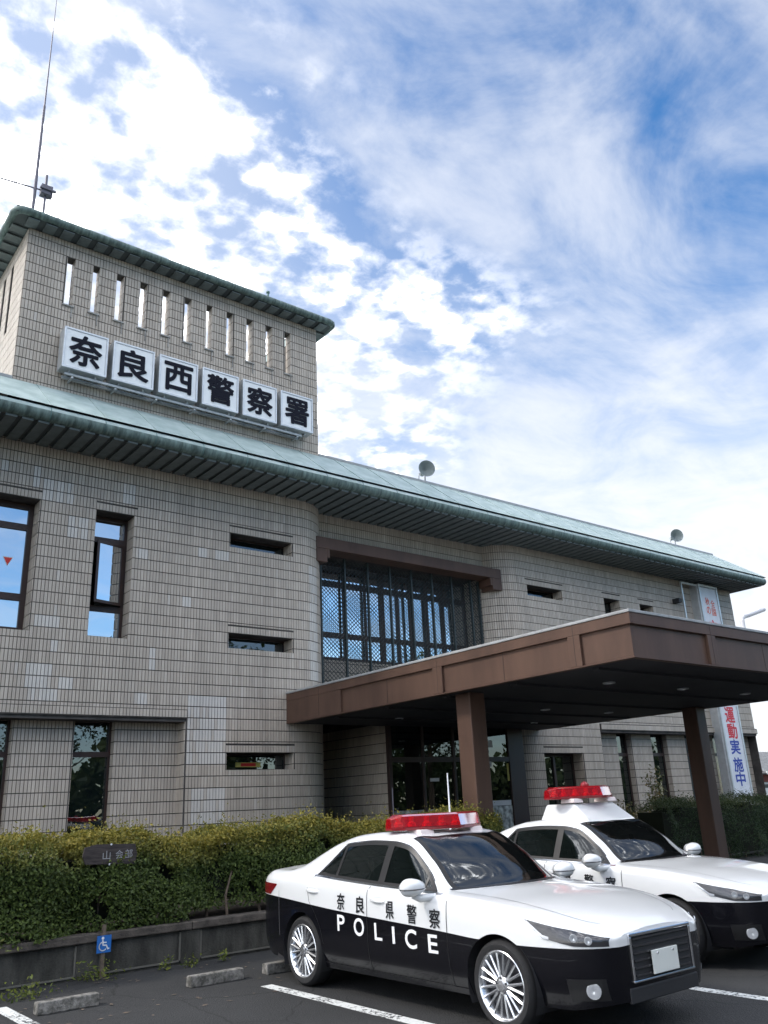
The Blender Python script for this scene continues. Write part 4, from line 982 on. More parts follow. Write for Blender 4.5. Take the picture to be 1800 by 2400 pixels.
l.add([(ccx-.018+.016*math.cos(R(a)), fy, ccz+.064+.016*math.sin(R(a))) for a in range(0, 360, 30)], [tuple(range(12))]); l.build('symbol', 'letter_white', t)
q = MB(); q.box((4.095, sy+.012, 0), (4.135, sy+.05, .56)); q.build('stake', 'wood_post', t)

# wheel stops and painted lines
for (x0, x1, y, lab) in ((2.94, 3.54, 9.30, 'concrete wheel stop nearest the bottom left corner'), (4.53, 5.17, 9.32, 'concrete wheel stop left of the patrol car by the white line'), (5.45, 6.05, 9.30, 'concrete wheel stop behind the rear wheel of the near patrol car'), (6.45, 7.05, 9.30, 'concrete wheel stop behind the far rear wheel of the near patrol car')):
    b = MB(); b.prism([(y-.07, 0), (y+.07, 0), (y+.055, .11), (y-.055, .11)], 0, x0, x1); tag(b.build('wheel_stop', 'concrete_stop', bevel=.012), lab, 'wheel stop', 'concrete wheel stops')
def pline(x0, x1, y0, y1):
    g_ = MB(); g_.quad((x0, y0, .004), (x1, y0, .004), (x1, y1, .004), (x0, y1, .004)); struct(g_.build('parking_line', 'worn_paint'))
pline(2.72, 2.86, 3.8, 9.95); pline(5.06, 5.20, 3.8, 8.72); pline(7.60, 7.74, 3.8, 8.72); pline(10.1, 10.24, 3.8, 8.72)

# ================================================================== patrol cars
def pchip(xk, yk, x):
    xk = np.asarray(xk, float); yk = np.asarray(yk, float); h = np.diff(xk); d = np.diff(yk)/h; m = np.zeros_like(yk)
    for i in range(1, len(xk)-1):
        if d[i-1]*d[i] > 0:
            w1 = 2*h[i]+h[i-1]; w2 = h[i]+2*h[i-1]; m[i] = (w1+w2)/(w1/d[i-1]+w2/d[i])
    m[0], m[-1] = d[0], d[-1]
    x = np.clip(np.asarray(x, float), xk[0], xk[-1]); i = np.clip(np.searchsorted(xk, x)-1, 0, len(h)-1); t = (x-xk[i])/h[i]
    return (yk[i]*(1+2*t)*(1-t)**2+h[i]*m[i]*t*(1-t)**2+yk[i+1]*t*t*(3-2*t)+h[i]*m[i+1]*t*t*(t-1))
CL = 4.92
def cv(*pts):
    xs_, ys_ = zip(*pts); return lambda u: pchip(xs_, ys_, u)
c_w = cv((0, .56), (.05, .68), (.12, .77), (.25, .865), (.45, .935), (.70, .975), (.95, .992), (1.25, 1), (3.5, 1), (3.9, .993), (4.2, .98), (4.45, .955), (4.62, .92), (4.75, .87), (4.85, .80), (4.92, .70))
c_zs = cv((0, .645), (.7, .645), (1.16, .660), (1.54, .682), (3.17, .762), (4.52, .842), (4.92, .85))
c_z3 = cv((0, .70), (.25, .745), (.45, .80), (.7, .845), (.95, .87), (1.25, .90), (1.55, .922), (2.15, .945), (2.8, .972), (3.5, 1.0), (4.15, 1.02), (4.6, 1.02), (4.85, .98), (4.92, .93))
c_l4 = cv((0, .42), (.05, .52), (.12, .60), (.25, .72), (.45, .79), (.7, .815), (1.0, .82), (1.55, .82), (2.5, .825), (3.6, .81), (4.2, .78), (4.6, .73), (4.85, .63), (4.92, .52))
c_z4 = cv((0, .725), (.25, .785), (.45, .840), (.7, .890), (.95, .922), (1.25, .95), (1.55, .968), (2.15, .995), (2.55, 1.01), (3.27, 1.045), (3.62, 1.068), (4.0, 1.08), (4.3, 1.088), (4.6, 1.09), (4.8, 1.06), (4.92, .99))
c_l5 = cv((0, .30), (.12, .42), (.25, .55), (.45, .62), (.7, .65), (.95, .66), (1.25, .68), (1.62, .705), (1.9, .665), (2.28, .615), (2.7, .605), (3.2, .60), (3.5, .595), (3.85, .60), (4.15, .60), (4.35, .59), (4.6, .56), (4.8, .49), (4.92, .38))
c_z5 = cv((0, .735), (.12, .775), (.25, .812), (.45, .862), (.7, .908), (.95, .940), (1.25, .965), (1.5, .98), (1.62, .99), (1.95, 1.215), (2.28, 1.395), (2.5, 1.425), (2.8, 1.432), (3.2, 1.412), (3.5, 1.360), (3.85, 1.255), (4.15, 1.15), (4.35, 1.105), (4.6, 1.108), (4.8, 1.075), (4.92, 1.0))
c_z7 = cv((0, .75), (.12, .80), (.25, .84), (.45, .885), (.7, .93), (.95, .96), (1.25, .985), (1.5, 1.0), (1.62, 1.005), (1.95, 1.24), (2.28, 1.435), (2.5, 1.475), (2.75, 1.488), (3.2, 1.465), (3.5, 1.405), (3.85, 1.285), (4.15, 1.17), (4.35, 1.125), (4.6, 1.128), (4.8, 1.09), (4.92, 1.01))
c_bow = cv((0, 0), (.9, 0), (1.62, -.25), (2.28, -.11), (2.7, 0), (3.2, 0), (3.45, .05), (4.15, .16), (4.5, .0), (4.92, 0))
HW = .90
def section(u):
    w = HW*c_w(u); l4, l5, z5, z7 = c_l4(u), c_l5(u), c_z5(u), c_z7(u)
    l4 = min(float(l4), float(w)*.985); l5 = min(float(l5), l4-.015)
    zb = .22+.05*max(0, (.3-u)/.3)+.06*max(0, (u-4.6)/.32)
    return np.array([(w*.915, zb), (w*.985, .42), (w, float(c_zs(u))), (w*.982, float(c_z3(u))), (l4, float(c_z4(u))), (l5, float(z5)), (l5*.52, float(z5+(z7-z5)*.80)), (0, float(z7))])
SEG = [4, 6, 8, 4, 16, 8, 8]; NR = sum(SEG)+1; RB = np.cumsum([0]+SEG)
def sect_rows(u):
    P = section(u); Q = np.vstack([2*P[0]-P[1], P, [[-P[-2][0], P[-2][1]]]]); out = []
    for i, n in enumerate(SEG):
        p0, p1, p2, p3 = Q[i], Q[i+1], Q[i+2], Q[i+3]
        ten = .35 if i in (3, 4) else .5
        for k in range(n):
            t = k/n; m1 = (p2-p0)*ten; m2 = (p3-p1)*ten
            out.append(p1*(1+2*t)*(1-t)**2+m1*t*(1-t)**2+p2*t*t*(3-2*t)+m2*t*t*(t-1))
    out.append(P[-1]); out = np.array(out)
    out[:RB[5]+1, 1] = np.maximum.accumulate(out[:RB[5]+1, 1])
    return out
_sc = {}
def side_lat(Y, z):
    k = round(Y, 3)
    if k not in _sc: _sc[k] = sect_rows(k)[:RB[5]+1]
    s_ = _sc[k]; return float(np.interp(z, s_[:, 1]+np.arange(len(s_))*1e-7, s_[:, 0]))
FA, RAx, WR, WZ = .92, 3.83, .335, .335
ARCH = .375
def zt_glass(Y): return min(float(c_z5(Y))-.040, 1.385-(Y-3.28)*.93 if Y > 3.28 else 9)
def zb_glass(Y): return float(c_z4(Y))+.012

def patrol_car(label, loc, group):
    root = thing('patrol_car', label, 'police car', loc, group)
    def B(mb, name, mats, parent=root, **k): return mb.build(name, mats, parent, world=False, **k)
    us = sorted(set([round(x, 4) for x in np.concatenate([np.linspace(0, .3, 22), np.linspace(.3, 4.6, 150), np.linspace(4.6, CL, 20), [1.62, 2.28, 3.45, 4.15]])]))
    G = np.zeros((len(us), NR, 3))
    for i, u in enumerate(us):
        r_ = sect_rows(u); bow = float(c_bow(u)); l5 = r_[RB[5], 0]
        for j in range(NR):
            y = u
            if j > RB[5]: y = u+bow*(1-(r_[j, 0]/l5)**2)
            G[i, j] = (r_[j, 0], y, r_[j, 1])
    # wheel arches: snap the rim of the opening onto a circle
    ins = np.zeros((len(us), NR), bool)
    for ax in (FA, RAx):
        d = np.hypot(G[:, :, 1]-ax, G[:, :, 2]-WZ); ins |= (d < ARCH) & (np.arange(NR)[None, :] <= RB[3])
    body, wsh, rgl = MB(), MB(), MB(); idx = {}
    rem = np.zeros((len(us)-1, NR-1), int)
    for i in range(len(us)-1):
        for j in range(NR-1):
            c4 = [(i, j), (i+1, j), (i+1, j+1), (i, j+1)]
            if all(ins[c] for c in c4): rem[i, j] = 1; continue
            cy = np.mean([G[c][1] for c in c4]); cz = np.mean([G[c][2] for c in c4]); um = (us[i]+us[i+1])/2
            if j >= RB[5]+1 and 1.62 <= um <= 2.28: rem[i, j] = 2
            elif j >= RB[5]+1 and 3.45 <= um <= 4.15: rem[i, j] = 3
            elif RB[4] <= j < RB[5] and 1.7 < cy < 3.62 and zb_glass(cy)+.02 < cz < zt_glass(cy)-.02: rem[i, j] = 1
    for i in range(len(us)):
        for j in range(NR):
            if ins[i, j]:
                for ax in (FA, RAx):
                    dy, dz = G[i, j, 1]-ax, G[i, j, 2]-WZ; d = math.hypot(dy, dz)
                    if d < ARCH and d > .05:
                        near = any(0 <= a < len(us)-1 and 0 <= b < NR-1 and rem[a, b] == 0 for a in (i-1, i) for b in (j-1, j))
                        if near:
                            y2, z2 = ax+dy/d*ARCH, WZ+dz/d*ARCH; z2 = max(z2, .2); G[i, j] = (side_lat(y2, z2), y2, z2)
    n = NR
    def vid(mb, dic, i, j, s_):
        k = (i, j, s_ if j < NR-1 else 1)
        if k not in dic: dic[k] = len(mb.v); p = G[i, j]; mb.v.append((p[0]*(s_ if j < NR-1 else 1), p[1], p[2]))
        return dic[k]
    D1, D2, D3 = {}, {}, {}
    for i in range(len(us)-1):
        for j in range(NR-1):
            if rem[i, j] == 1: continue
            mb, dc = ((body, D1), None, (wsh, D2), (rgl, D3))[rem[i, j]]
            for s_ in (-1, 1):
                f = [vid(mb, dc, i, j, s_), vid(mb, dc, i+1, j, s_), vid(mb, dc, i+1, j+1, s_), vid(mb, dc, i, j+1, s_)]
                if s_ < 0: f = f[::-1]
                f = [a for k, a in enumerate(f) if a not in f[:k]]
                if len(f) < 3: continue
                mb.f.append(tuple(f)); mb.m.append(1 if (mb is body and j < RB[2]) else 0)
    for i, rv in ((0, 1), (len(us)-1, -1)):                 # nose and tail
        ring = [vid(body, D1, i, j, 1) for j in range(NR)]+[vid(body, D1, i, j, -1) for j in range(NR-2, -1, -1)]
        lo = [vid(body, D1, i, j, 1) for j in range(RB[2]+1)]+[vid(body, D1, i, j, -1) for j in range(RB[2], -1, -1)]
        hi = [vid(body, D1, i, j, 1) for j in range(RB[2], NR)]+[vid(body, D1, i, j, -1) for j in range(NR-2, RB[2]-1, -1)]
        body.f += [tuple(lo[::rv]), tuple(hi[::rv])]; body.m += [1, 0]
    bo = B(body, 'body', ['car_white', 'car_black'], smooth=38)
    B(wsh, 'windshield', 'car_glass', smooth=60); B(rgl, 'rear_window', 'car_glass_tint', smooth=60)
    und = MB(); und.box((-.80, .60, .205), (.80, 4.45, .26)); und.box((-.55, .9, .16), (.55, 4.3, .204)); B(und, 'underbody', 'plastic_dark')
    # black ceramic band round the windscreen
    def band(uA, uB, j0, j1, off, mat, name, sides=(-1, 1)):
        mb = MB(); ii = [k for k, u in enumerate(us) if uA-1e-6 <= u <= uB+1e-6]
        for a, b in zip(ii, ii[1:]):
            for j in range(j0, j1):
                for s_ in sides:
                    q = [(G[x_, y_, 0]*s_, G[x_, y_, 1]-off*.4, G[x_, y_, 2]+off) for x_, y_ in ((a, j), (b, j), (b, j+1), (a, j+1))]
                    mb.add(q, [(0, 1, 2, 3) if s_ > 0 else (3, 2, 1, 0)])
        return B(mb, name, mat)
    band(1.60, 1.67, RB[5], NR-1, .004, 'trim_black', 'cowl'); band(2.25, 2.29, RB[5]+1, NR-1, .003, 'trim_black', 'screen_band'); [band(1.62, 2.28, RB[5]+1, RB[5]+2, .003, 'trim_black', 'screen_band', (k_,)) for k_ in (-1, 1)]
    # side glass, trims and shut lines, both sides
    def patch(Y0_, Y1_, lo, hi, nY, nz_, off, s_):
        mb = MB(); vs = []
        for a in range(nY+1):
            Y = Y0_+(Y1_-Y0_)*a/nY; z0, z1 = lo(Y), hi(Y)
            if z1 < z0: z1 = z0
            for b in range(nz_+1):
                z = z0+(z1-z0)*b/nz_; vs.append((s_*(side_lat(Y, z)+off), Y, z))
        fs = []
        for a in range(nY):
            for b in range(nz_):
                f = (a*(nz_+1)+b, (a+1)*(nz_+1)+b, (a+1)*(nz_+1)+b+1, a*(nz_+1)+b+1); fs.append(f if s_ > 0 else f[::-1])
        return mb.add(vs, fs)
    for s_ in (-1, 1):
        for (a, b, m_) in ((1.74, 2.475, 'car_glass_tint'), (2.545, 3.255, 'car_glass_tint'), (3.285, 3.60, 'car_glass_tint')):
            B(patch(a, b, zb_glass, zt_glass, 26, 8, .002, s_), 'side_window', m_, smooth=60)
        def fr_top(Y): return zt_glass(Y)+.006
        tr = patch(1.70, 3.63, lambda Y: max(zb_glass(Y), zt_glass(Y)-.028), fr_top, 70, 2, .006, s_)
        p2 = patch(1.70, 3.63, lambda Y: zb_glass(Y)-.004, lambda Y: min(zb_glass(Y)+.022, zt_glass(Y)+.004), 60, 2, .006, s_); tr.add(p2.v, p2.f)
        for a, b in ((2.462, 2.558), (3.25, 3.29), (1.86, 1.885), (3.60, 3.635)):
            p2 = patch(a, b, zb_glass, zt_glass, 3, 8, .007, s_); tr.add(p2.v, p2.f)
        B(tr, 'window_frame', 'trim_black', smooth=60)
        ch = patch(1.62, 3.66, lambda Y: zb_glass(Y)-.018, lambda Y: zb_glass(Y)-.005, 60, 1, .008, s_); B(ch, 'belt_moulding', 'chrome', smooth=60)
        ct = patch(1.80, 3.66, lambda Y: zt_glass(Y)+.007, lambda Y: zt_glass(Y)+.015, 90, 1, .006, s_); B(ct, 'window_moulding', 'lamp_dark', smooth=60)
        sh = MB()
        for Yl, za, zb in ((2.645, .27, 1.0), (1.50, .27, .955)):
            p2 = patch(Yl-.004, Yl+.004, lambda Y: za, lambda Y: zb, 1, 24, .0022, s_); sh.add(p2.v, p2.f)
        p2 = patch(1.50, 3.45, lambda Y: .262, lambda Y: .270, 30, 1, .0022, s_); sh.add(p2.v, p2.f)
        vs = []                                              # rear door edge: down from the quarter light, round the arch
        path = [(3.66, 1.05), (3.70, .95), (3.66, .82), (3.56, .72), (3.47, .6), (3.42, .45), (3.42, .27)]
        for (a, b), (c, d) in zip(path, path[1:]):
            q = [(s_*(side_lat(y, z)+.0022), y, z) for y, z in ((a-.004, b), (a+.004, b), (c+.004, d), (c-.004, d))]; sh.add(q, [(0, 1, 2, 3)])
        B(sh, 'shut_line', 'trim_black')
        hs = MB()                                            # bonnet edge, bumper seam, fuel flap
        ii = [k for k, u in enumerate(us) if .16 <= u <= 1.60]
        for a, b in zip(ii, ii[1:]):
            q = [(s_*(G[x_, RB[5]-1, 0]+o_), G[x_, RB[5]-1, 1], G[x_, RB[5]-1, 2]+.0025) for x_, o_ in ((a, -.003), (b, -.003), (b, .003), (a, .003))]; hs.add(q, [(0, 1, 2, 3) if s_ < 0 else (3, 2, 1, 0)])
        p2 = patch(4.30, 4.306, lambda Y: .45, lambda Y: .90, 1, 10, .0022, s_); hs.add(p2.v, p2.f)
        B(hs, 'bonnet_seam', 'trim_grey')
        fg = MB(); fg.lathe((s_*(side_lat(.14, .36)-.004), .14, .36), (s_*.8, -.6, 0), [(.055, .0), (.055, .012), (.045, .014), (.001, .006)], 18); B(fg, 'fog_lamp', 'lamp_clear', smooth=40)
        si_ = patch(.06, .30, lambda Y: .29, lambda Y: .44, 10, 4, .003, s_); B(si_, 'side_intake', 'trim_black')
        # crease and sill
        sl_ = patch(1.30, 3.45, lambda Y: .215, lambda Y: .262, 20, 2, .004, s_); B(sl_, 'sill', 'car_black', smooth=60)
        for Yc, zc_ in ((3.60, .925), (2.48, .885)):         # handles
            h_ = MB(); n1 = 16
            vs = []
            for a in range(n1+1):
                t_ = a/n1; Y = Yc-.115+.23*t_; bulge = .030*math.sin(math.pi*min(1, max(0, t_)))**.5; hh = .014+.006*math.sin(math.pi*t_)
                zz_ = zc_+(Y-Yc)*.05
                for z, o_ in ((zz_-hh, .002), (zz_-hh*.5, bulge), (zz_+hh*.5, bulge), (zz_+hh, .002)): vs.append((s_*(side_lat(Y, z)+o_), Y, z))
            h_.add(vs, [((a*4+b, a*4+4+b, a*4+5+b, a*4+1+b) if s_ > 0 else (a*4+1+b, a*4+5+b, a*4+4+b, a*4+b)) for a in range(n1) for b in range(3)]); B(h_, 'door_handle', 'car_white', smooth=40)
            cup = patch(Yc-.06, Yc+.07, lambda Y: zc_-.03, lambda Y: zc_+.03, 6, 4, .0012, s_); B(cup, 'handle_cup', 'mount_shadow')
        # lamps
        hl = patch(.03, .615, lambda Y: float(np.interp(Y, (.03, .22, .45, .615), (.655, .662, .712, .832))), lambda Y: float(np.interp(Y, (.03, .25, .615), (.712, .772, .836))), 44, 5, .006, s_); ho = B(hl, 'headlight', 'lamp_dark', smooth=60)
        dr = patch(.40, .60, lambda Y: float(np.interp(Y, (.40, .45, .60), (.697, .708, .820))), lambda Y: float(np.interp(Y, (.40, .45, .60), (.722, .733, .834))), 16, 2, .010, s_); dr.m = [0]*len(dr.f); B(dr, 'light_strip', 'lamp_clear', ho, smooth=60)
        for Yp in (.13, .22):
            e = MB(); e.lathe((s_*(side_lat(Yp, .70)-.002), Yp, .70+.2*(Yp-.13)), (s_*.75, -.66, 0), [(.030, .004), (.030, .012), (.022, .013), (.001, .008)], 16); B(e, 'projector', 'lamp_clear', ho, smooth=40)
        tl = patch(4.36, 4.90, lambda Y: float(np.interp(Y, (4.36, 4.52, 4.9), (.955, .852, .86))), lambda Y: float(np.interp(Y, (4.36, 4.9), (.965, .975))), 24, 5, .005, s_); B(tl, 'tail_light', 'tail_lens', smooth=60)
        # mirror
        m_ = MB(); cx, cy, cz = s_*1.02, 1.80, 1.035; vs = []; nu, nv = 18, 12
        for a in range(nv+1):
            ph_ = math.pi*a/nv
            for b in range(nu):
                th = 2*math.pi*b/nu; x = .135*math.sin(ph_)*math.cos(th); z = .075*math.cos(ph_); y = .105*math.sin(ph_)*math.sin(th)
                if y > 0: y *= .45
                sg = abs(z)/.075; z = math.copysign(.075*sg**.75, z); z *= 1+.18*(s_*x/.135); x *= 1-.10*abs(z)/.075
                vs.append((cx+x, cy+y, cz+z))
        m_.add(vs, [(a*nu+b, a*nu+(b+1) % nu, (a+1)*nu+(b+1) % nu, (a+1)*nu+b) for a in range(nv) for b in range(nu)]); mo = B(m_, 'mirror', 'car_white', smooth=60)
        ms_ = MB(); ms_.tube([(cx-s_*.02, cy+.01, cz-.06), (cx-s_*.07, cy-.03, cz-.095), (s_*(side_lat(1.68, .96)-.02), 1.69, .95)], .038, 10, r1=.030); B(ms_, 'stem', 'car_white', mo, smooth=60)
        ln = MB(); pts = [(cx+.136*math.cos(R(q)), cy+.106*math.sin(R(q)) if math.sin(R(q)) < 0 else cy, cz-.012) for q in range(180, 361, 12)]; ln.tube(pts, .006, 6); B(ln, 'turn_lamp', 'lamp_dark', mo)
        gl = MB(); gl.add([(cx+.11*math.cos(R(q)), cy+.0485, cz+.062*math.sin(R(q))) for q in range(0, 360, 20)], [tuple(range(18))]); B(gl, 'mirror_glass', 'chrome', mo)
        # lettering on the doors
        fn = lambda a, b_, t_, s_=s_: (s_*(side_lat((Yc_ - a*(-1 if s_ > 0 else 1)), b_)+.004+t_), (Yc_ - a*(-1 if s_ > 0 else 1)), b_)
        for ch_, Yc_, zc_, w2, h2, bold, mt in (('奈', 3.075, .848, .130, .150, .018, 'letter_black'), ('良', 2.750, .834, .135, .150, .018, 'letter_black'), ('県', 2.285, .812, .120, .150, .018, 'letter_black'), ('警', 1.965, .797, .135, .155, .012, 'letter_black'), ('察', 1.650, .780, .140, .155, .014, 'letter_black'),
                                                ('P', 3.075, .652, .125, .145, .028, 'letter_white'), ('O', 2.775, .636, .165, .155, .028, 'letter_white'), ('L', 2.470, .617, .115, .145, .028, 'letter_white'), ('I', 2.240, .605, .036, .145, .02, 'letter_white'), ('C', 1.990, .592, .160, .155, .028, 'letter_white'), ('E', 1.690, .577, .125, .145, .028, 'letter_white')):
            l = MB(); glyph_into(l, ch_, (0, zc_), w2, h2, fn, bold=bold); B(l, 'lettering', mt)
        # arch liner and wheel
        for ax in (FA, RAx):
            li = MB(); vs = []; n1 = 24
            for a in range(n1+1):
                an = R(-25+230*a/n1)
                for x_ in (side_lat(ax, .5)-.012, .45): vs.append((s_*x_, ax+.385*math.cos(an), WZ+.385*math.sin(an)))
            li.add(vs, [(2*a, 2*a+1, 2*a+3, 2*a+2) for a in range(n1)]); li.quad((s_*.45, ax-.4, .15), (s_*.45, ax+.4, .15), (s_*.45, ax+.4, .75), (s_*.45, ax-.4, .75)); B(li, 'arch_liner', 'plastic_dark')
            wheel(B, s_, ax)
    # front: grille, bumper intakes, plate
    gr = MB(); gr.box((-.38, -.012, .40), (.38, .02, .71)); go = B(gr, 'grille', 'plastic_dark', bevel=.01)
    cf = MB()
    for k in range(6): cf.box((-.36, -.022, .425+.05*k), (.36, -.010, .440+.05*k))
    B(cf, 'grille_bar', 'lamp_dark', go)
    cf = MB(); cf.box((-.40, -.026, .70), (.40, 0, .725)); cf.box((-.40, -.026, .385), (.40, 0, .402)); cf.box((-.40, -.026, .402), (-.378, 0, .70)); cf.box((.378, -.026, .402), (.40, 0, .70)); B(cf, 'grille_frame', 'chrome', go, bevel=.005)
    lo = MB(); lo.box((-.44, -.010, .25), (.44, .02, .355)); B(lo, 'lower_intake', 'plastic_dark', bevel=.008)
    pl = MB(); pl.box((-.165, -.045, .42), (.165, -.030, .585)); po_ = B(pl, 'number_plate', 'plate_white', bevel=.004)
    for xb in (-.10, .10):
        q = MB(); q.lathe((xb, -.045, .562), (0, -1, 0), [(.010, 0), (.008, .005), (.001, .006)], 10); B(q, 'bolt', 'chrome', po_)
    # cabin
    ca = MB(); ca.box((-.70, 1.45, .26), (.70, 3.9, .34)); ca.prism([(1.50, .34), (2.02, .34), (1.98, .74), (1.86, .90), (1.52, .965)], 0, -.69, .69); ca.box((-.70, 3.62, .34), (.70, 4.1, 1.02)); B(ca, 'cabin', 'seat_cloth')
    hd = MB(); hd.box((-.54, 2.45, 1.375), (.54, 3.3, 1.385)); B(hd, 'headlining', 'headlining')
    for xs_ in (-.37, .37):
        se = MB(); se.prism([(2.35, .34), (2.90, .34), (3.12, .98), (2.98, 1.0), (2.80, .52), (2.35, .52)], 0, xs_-.24, xs_+.24); so_ = B(se, 'seat', 'seat_cloth', bevel=.05)
        hr = MB(); hr.prism([(3.02, 1.04), (3.10, 1.04), (3.13, 1.22), (3.05, 1.22)], 0, xs_-.13, xs_+.13); hr.tube([(xs_-.06, 3.06, .95), (xs_-.06, 3.07, 1.06)], .008, 6); hr.tube([(xs_+.06, 3.06, .95), (xs_+.06, 3.07, 1.06)], .008, 6); B(hr, 'headrest', 'seat_cloth', so_, bevel=.03)
    se = MB(); se.prism([(3.2, .34), (3.7, .34), (3.78, .98), (3.66, 1.0), (3.55, .55), (3.2, .52)], 0, -.62, .62); B(se, 'rear_bench', 'seat_cloth', bevel=.05)
    sw = MB(); sw.tube([(-.37+.18*math.cos(R(q)), 2.12+.05*math.sin(R(q)), .86+.17*math.sin(R(q))) for q in range(0, 361, 15)], .014, 8); sw.tube([(-.53, 2.13, .86), (-.21, 2.13, .86)], .018, 6); B(sw, 'steering_wheel', 'plastic_dark')
    rm = MB(); rm.box((-.12, 2.02, 1.265), (.12, 2.05, 1.325)); rm.tube([(0, 2.05, 1.31), (0, 2.12, 1.37)], .01, 6); B(rm, 'rear_view_mirror', 'plastic_dark', bevel=.01)
    wp = MB(); wp.tube([(-.55, 1.545, .985), (-.20, 1.42, 1.008), (.02, 1.41, 1.012)], .008, 6); wp.tube([(.05, 1.40, 1.012), (.35, 1.45, 1.005), (.60, 1.56, .99)], .008, 6); B(wp, 'wiper', 'plastic_dark')
    return root, B


def wheel(B, s_, ax):
    xo = s_*.872; X = Vector((s_, 0, 0)); c = Vector((xo, ax, WZ))
    ty = MB(); W2 = .215
    prof = [(.235, -W2), (.30, -W2-.006), (.325, -W2+.02), (WR, -W2+.05), (WR, -.05), (.325, -.018), (.30, .006), (.262, .006), (.247, -.004)]
    ty.lathe(c, X, prof, 44); to = B(ty, 'wheel', 'rubber', smooth=40)
    rm = MB(); rm.lathe(c, X, [(.235, -.20), (.232, -.06), (.238, -.012), (.250, -.002), (.256, .002), (.250, .006), (.240, .0), (.226, -.02), (.215, -.05)], 44); B(rm, 'rim', 'alloy', to, smooth=50)
    dk = MB(); dk.lathe(c, X, [(.001, -.10), (.14, -.09), (.228, -.09)], 32); B(dk, 'brake_disc', 'alloy_dark', to)
    sp = MB()
    for k in range(10):
        for dlt in (-.105, .105):
            a0 = 2*math.pi*k/10+dlt*.55; a1 = 2*math.pi*k/10+dlt*1.55
            def pt(r, a, h): return c+X*h+Vector((0, math.cos(a), math.sin(a)))*r
            w0, w1 = .011, .010
            p0, p1 = pt(.055, a0, -.012), pt(.236, a1, -.010); n_ = (p1-p0).cross(X).normalized()
            vs = [p0+n_*w0, p0-n_*w0, p1-n_*w1, p1+n_*w1]; vs += [v-X*.035 for v in vs]
            mid = [p0+X*.008, p1+X*.008]; vs += mid
            sp.add(vs, [(0, 8, 9, 3), (1, 2, 9, 8), (0, 3, 7, 4), (1, 5, 6, 2)])
    B(sp, 'spoke', 'alloy', to)
    hb = MB(); hb.lathe(c, X, [(.075, -.04), (.072, -.012), (.060, -.002), (.036, .0), (.034, .008), (.001, .010)], 24)
    for k in range(5):
        a = 2*math.pi*k/5+.3; hb.lathe(c+Vector((0, math.cos(a), math.sin(a)))*.056, X, [(.011, -.006), (.011, .004), (.001, .004)], 8, mi=1)
    B(hb, 'hub', ['alloy', 'alloy_dark'], to, smooth=40)

def light_bar(B, z0, Yc):
    """swept-back red light bar on two pale feet"""
    base = MB(); lens = MB(); core = MB()
    def wing(mb, s_, prof, t0=0.0, t1=1.0, n=8, endk=.62, inset=0.0):
        vs = []
        for k in range(n+1):
            t = t0+(t1-t0)*k/n; x = s_*.60*t; y = Yc-.13+.30*t**1.25
            e = 1.0 if t < .86 else 1-endk*((t-.86)/.14)**1.6
            for (a, b) in prof: vs.append((x, y+a*e, z0+.03+(b-.03)*(.55+.45*e) if True else b))
        m = len(prof)
        fs = [((k*m+i, k*m+(i+1) % m, (k+1)*m+(i+1) % m, (k+1)*m+i) if s_ > 0 else ((k+1)*m+i, (k+1)*m+(i+1) % m, k*m+(i+1) % m, k*m+i)) for k in range(n) for i in range(m)]
        fs.append(tuple(range(n*m, n*m+m)) if s_ < 0 else tuple(range(n*m, n*m+m))[::-1])
        mb.add(vs, fs)
    P1 = [(-.13, .045), (-.10, .15), (-.06, .168), (.06, .168), (.10, .15), (.13, .045)]
    P0 = [(-.125, .015), (-.135, .043), (.135, .043), (.125, .015)]
    Pc = [(-.06, .06), (-.06, .12), (.06, .12), (.06, .06)]
    for s_ in (-1, 1):
        wing(lens, s_, P1); wing(base, s_, P0)
        for t in (.18, .42, .66, .86):
            core.lathe((s_*.60*t, Yc-.13+.30*t**1.25, z0+.052), (0, 0, 1), [(.05, 0), (.05, .03), (.025, .05), (.03, .09), (.001, .10)], 14)
    lo = B(lens, 'light_bar', 'red_lens', smooth=30); B(base, 'base', 'base_red', lo); B(core, 'rotator', 'red_core', lo, smooth=40)
    for s_ in (-1, 1):
        ft = MB(); ft.prism([(Yc-.14, z0-.035), (Yc+.10, z0-.035), (Yc+.08, z0+.018), (Yc-.12, z0+.018)], 0, s_*.34-.09, s_*.34+.09); B(ft, 'foot', 'mount_pale', lo, bevel=.008)
    return lo


car1, B1 = patrol_car('black and white patrol car in the foreground, light bar directly on its roof', (6.23, 4.52, 0), 'patrol cars in the lot')
bar1 = light_bar(B1, 1.475, 2.46)
rd = MB(); rd.tube([(.585, 3.0, 1.42), (.585, 3.0, 2.06)], .011, 8, r1=.007); rd.lathe((.585, 3.0, 1.41), (0, 0, 1), [(.03, 0), (.022, .03), (.011, .04)], 10); B1(rd, 'antenna', 'letter_white')
rd = MB(); rd.tube([(.66, 4.12, 1.10), (.66, 4.12, 1.95)], .007, 6, r1=.004); B1(rd, 'antenna', 'antenna_metal')
def copy_tree(o, parent, skip=()):
    c = o.copy(); COL.objects.link(c); c.parent = parent
    for ch in list(o.children): copy_tree(ch, c)
    return c
car2 = thing('patrol_car', 'patrol car at right with its light bar raised on a white roof box', 'police car', (9.35, 5.02, 0), 'patrol cars in the lot')
for ch in list(car1.children):
    if ch.name.startswith(('light_bar', 'antenna')): continue
    copy_tree(ch, car2)
def B2(mb, name, mats, parent=car2, **k): return mb.build(name, mats, parent, world=False, **k)
bx_ = MB(); lowr = [(-.48, 2.20), (.48, 2.20), (.48, 3.02), (-.48, 3.02)]; upr = [(-.40, 2.48), (.40, 2.48), (.40, 2.95), (-.40, 2.95)]
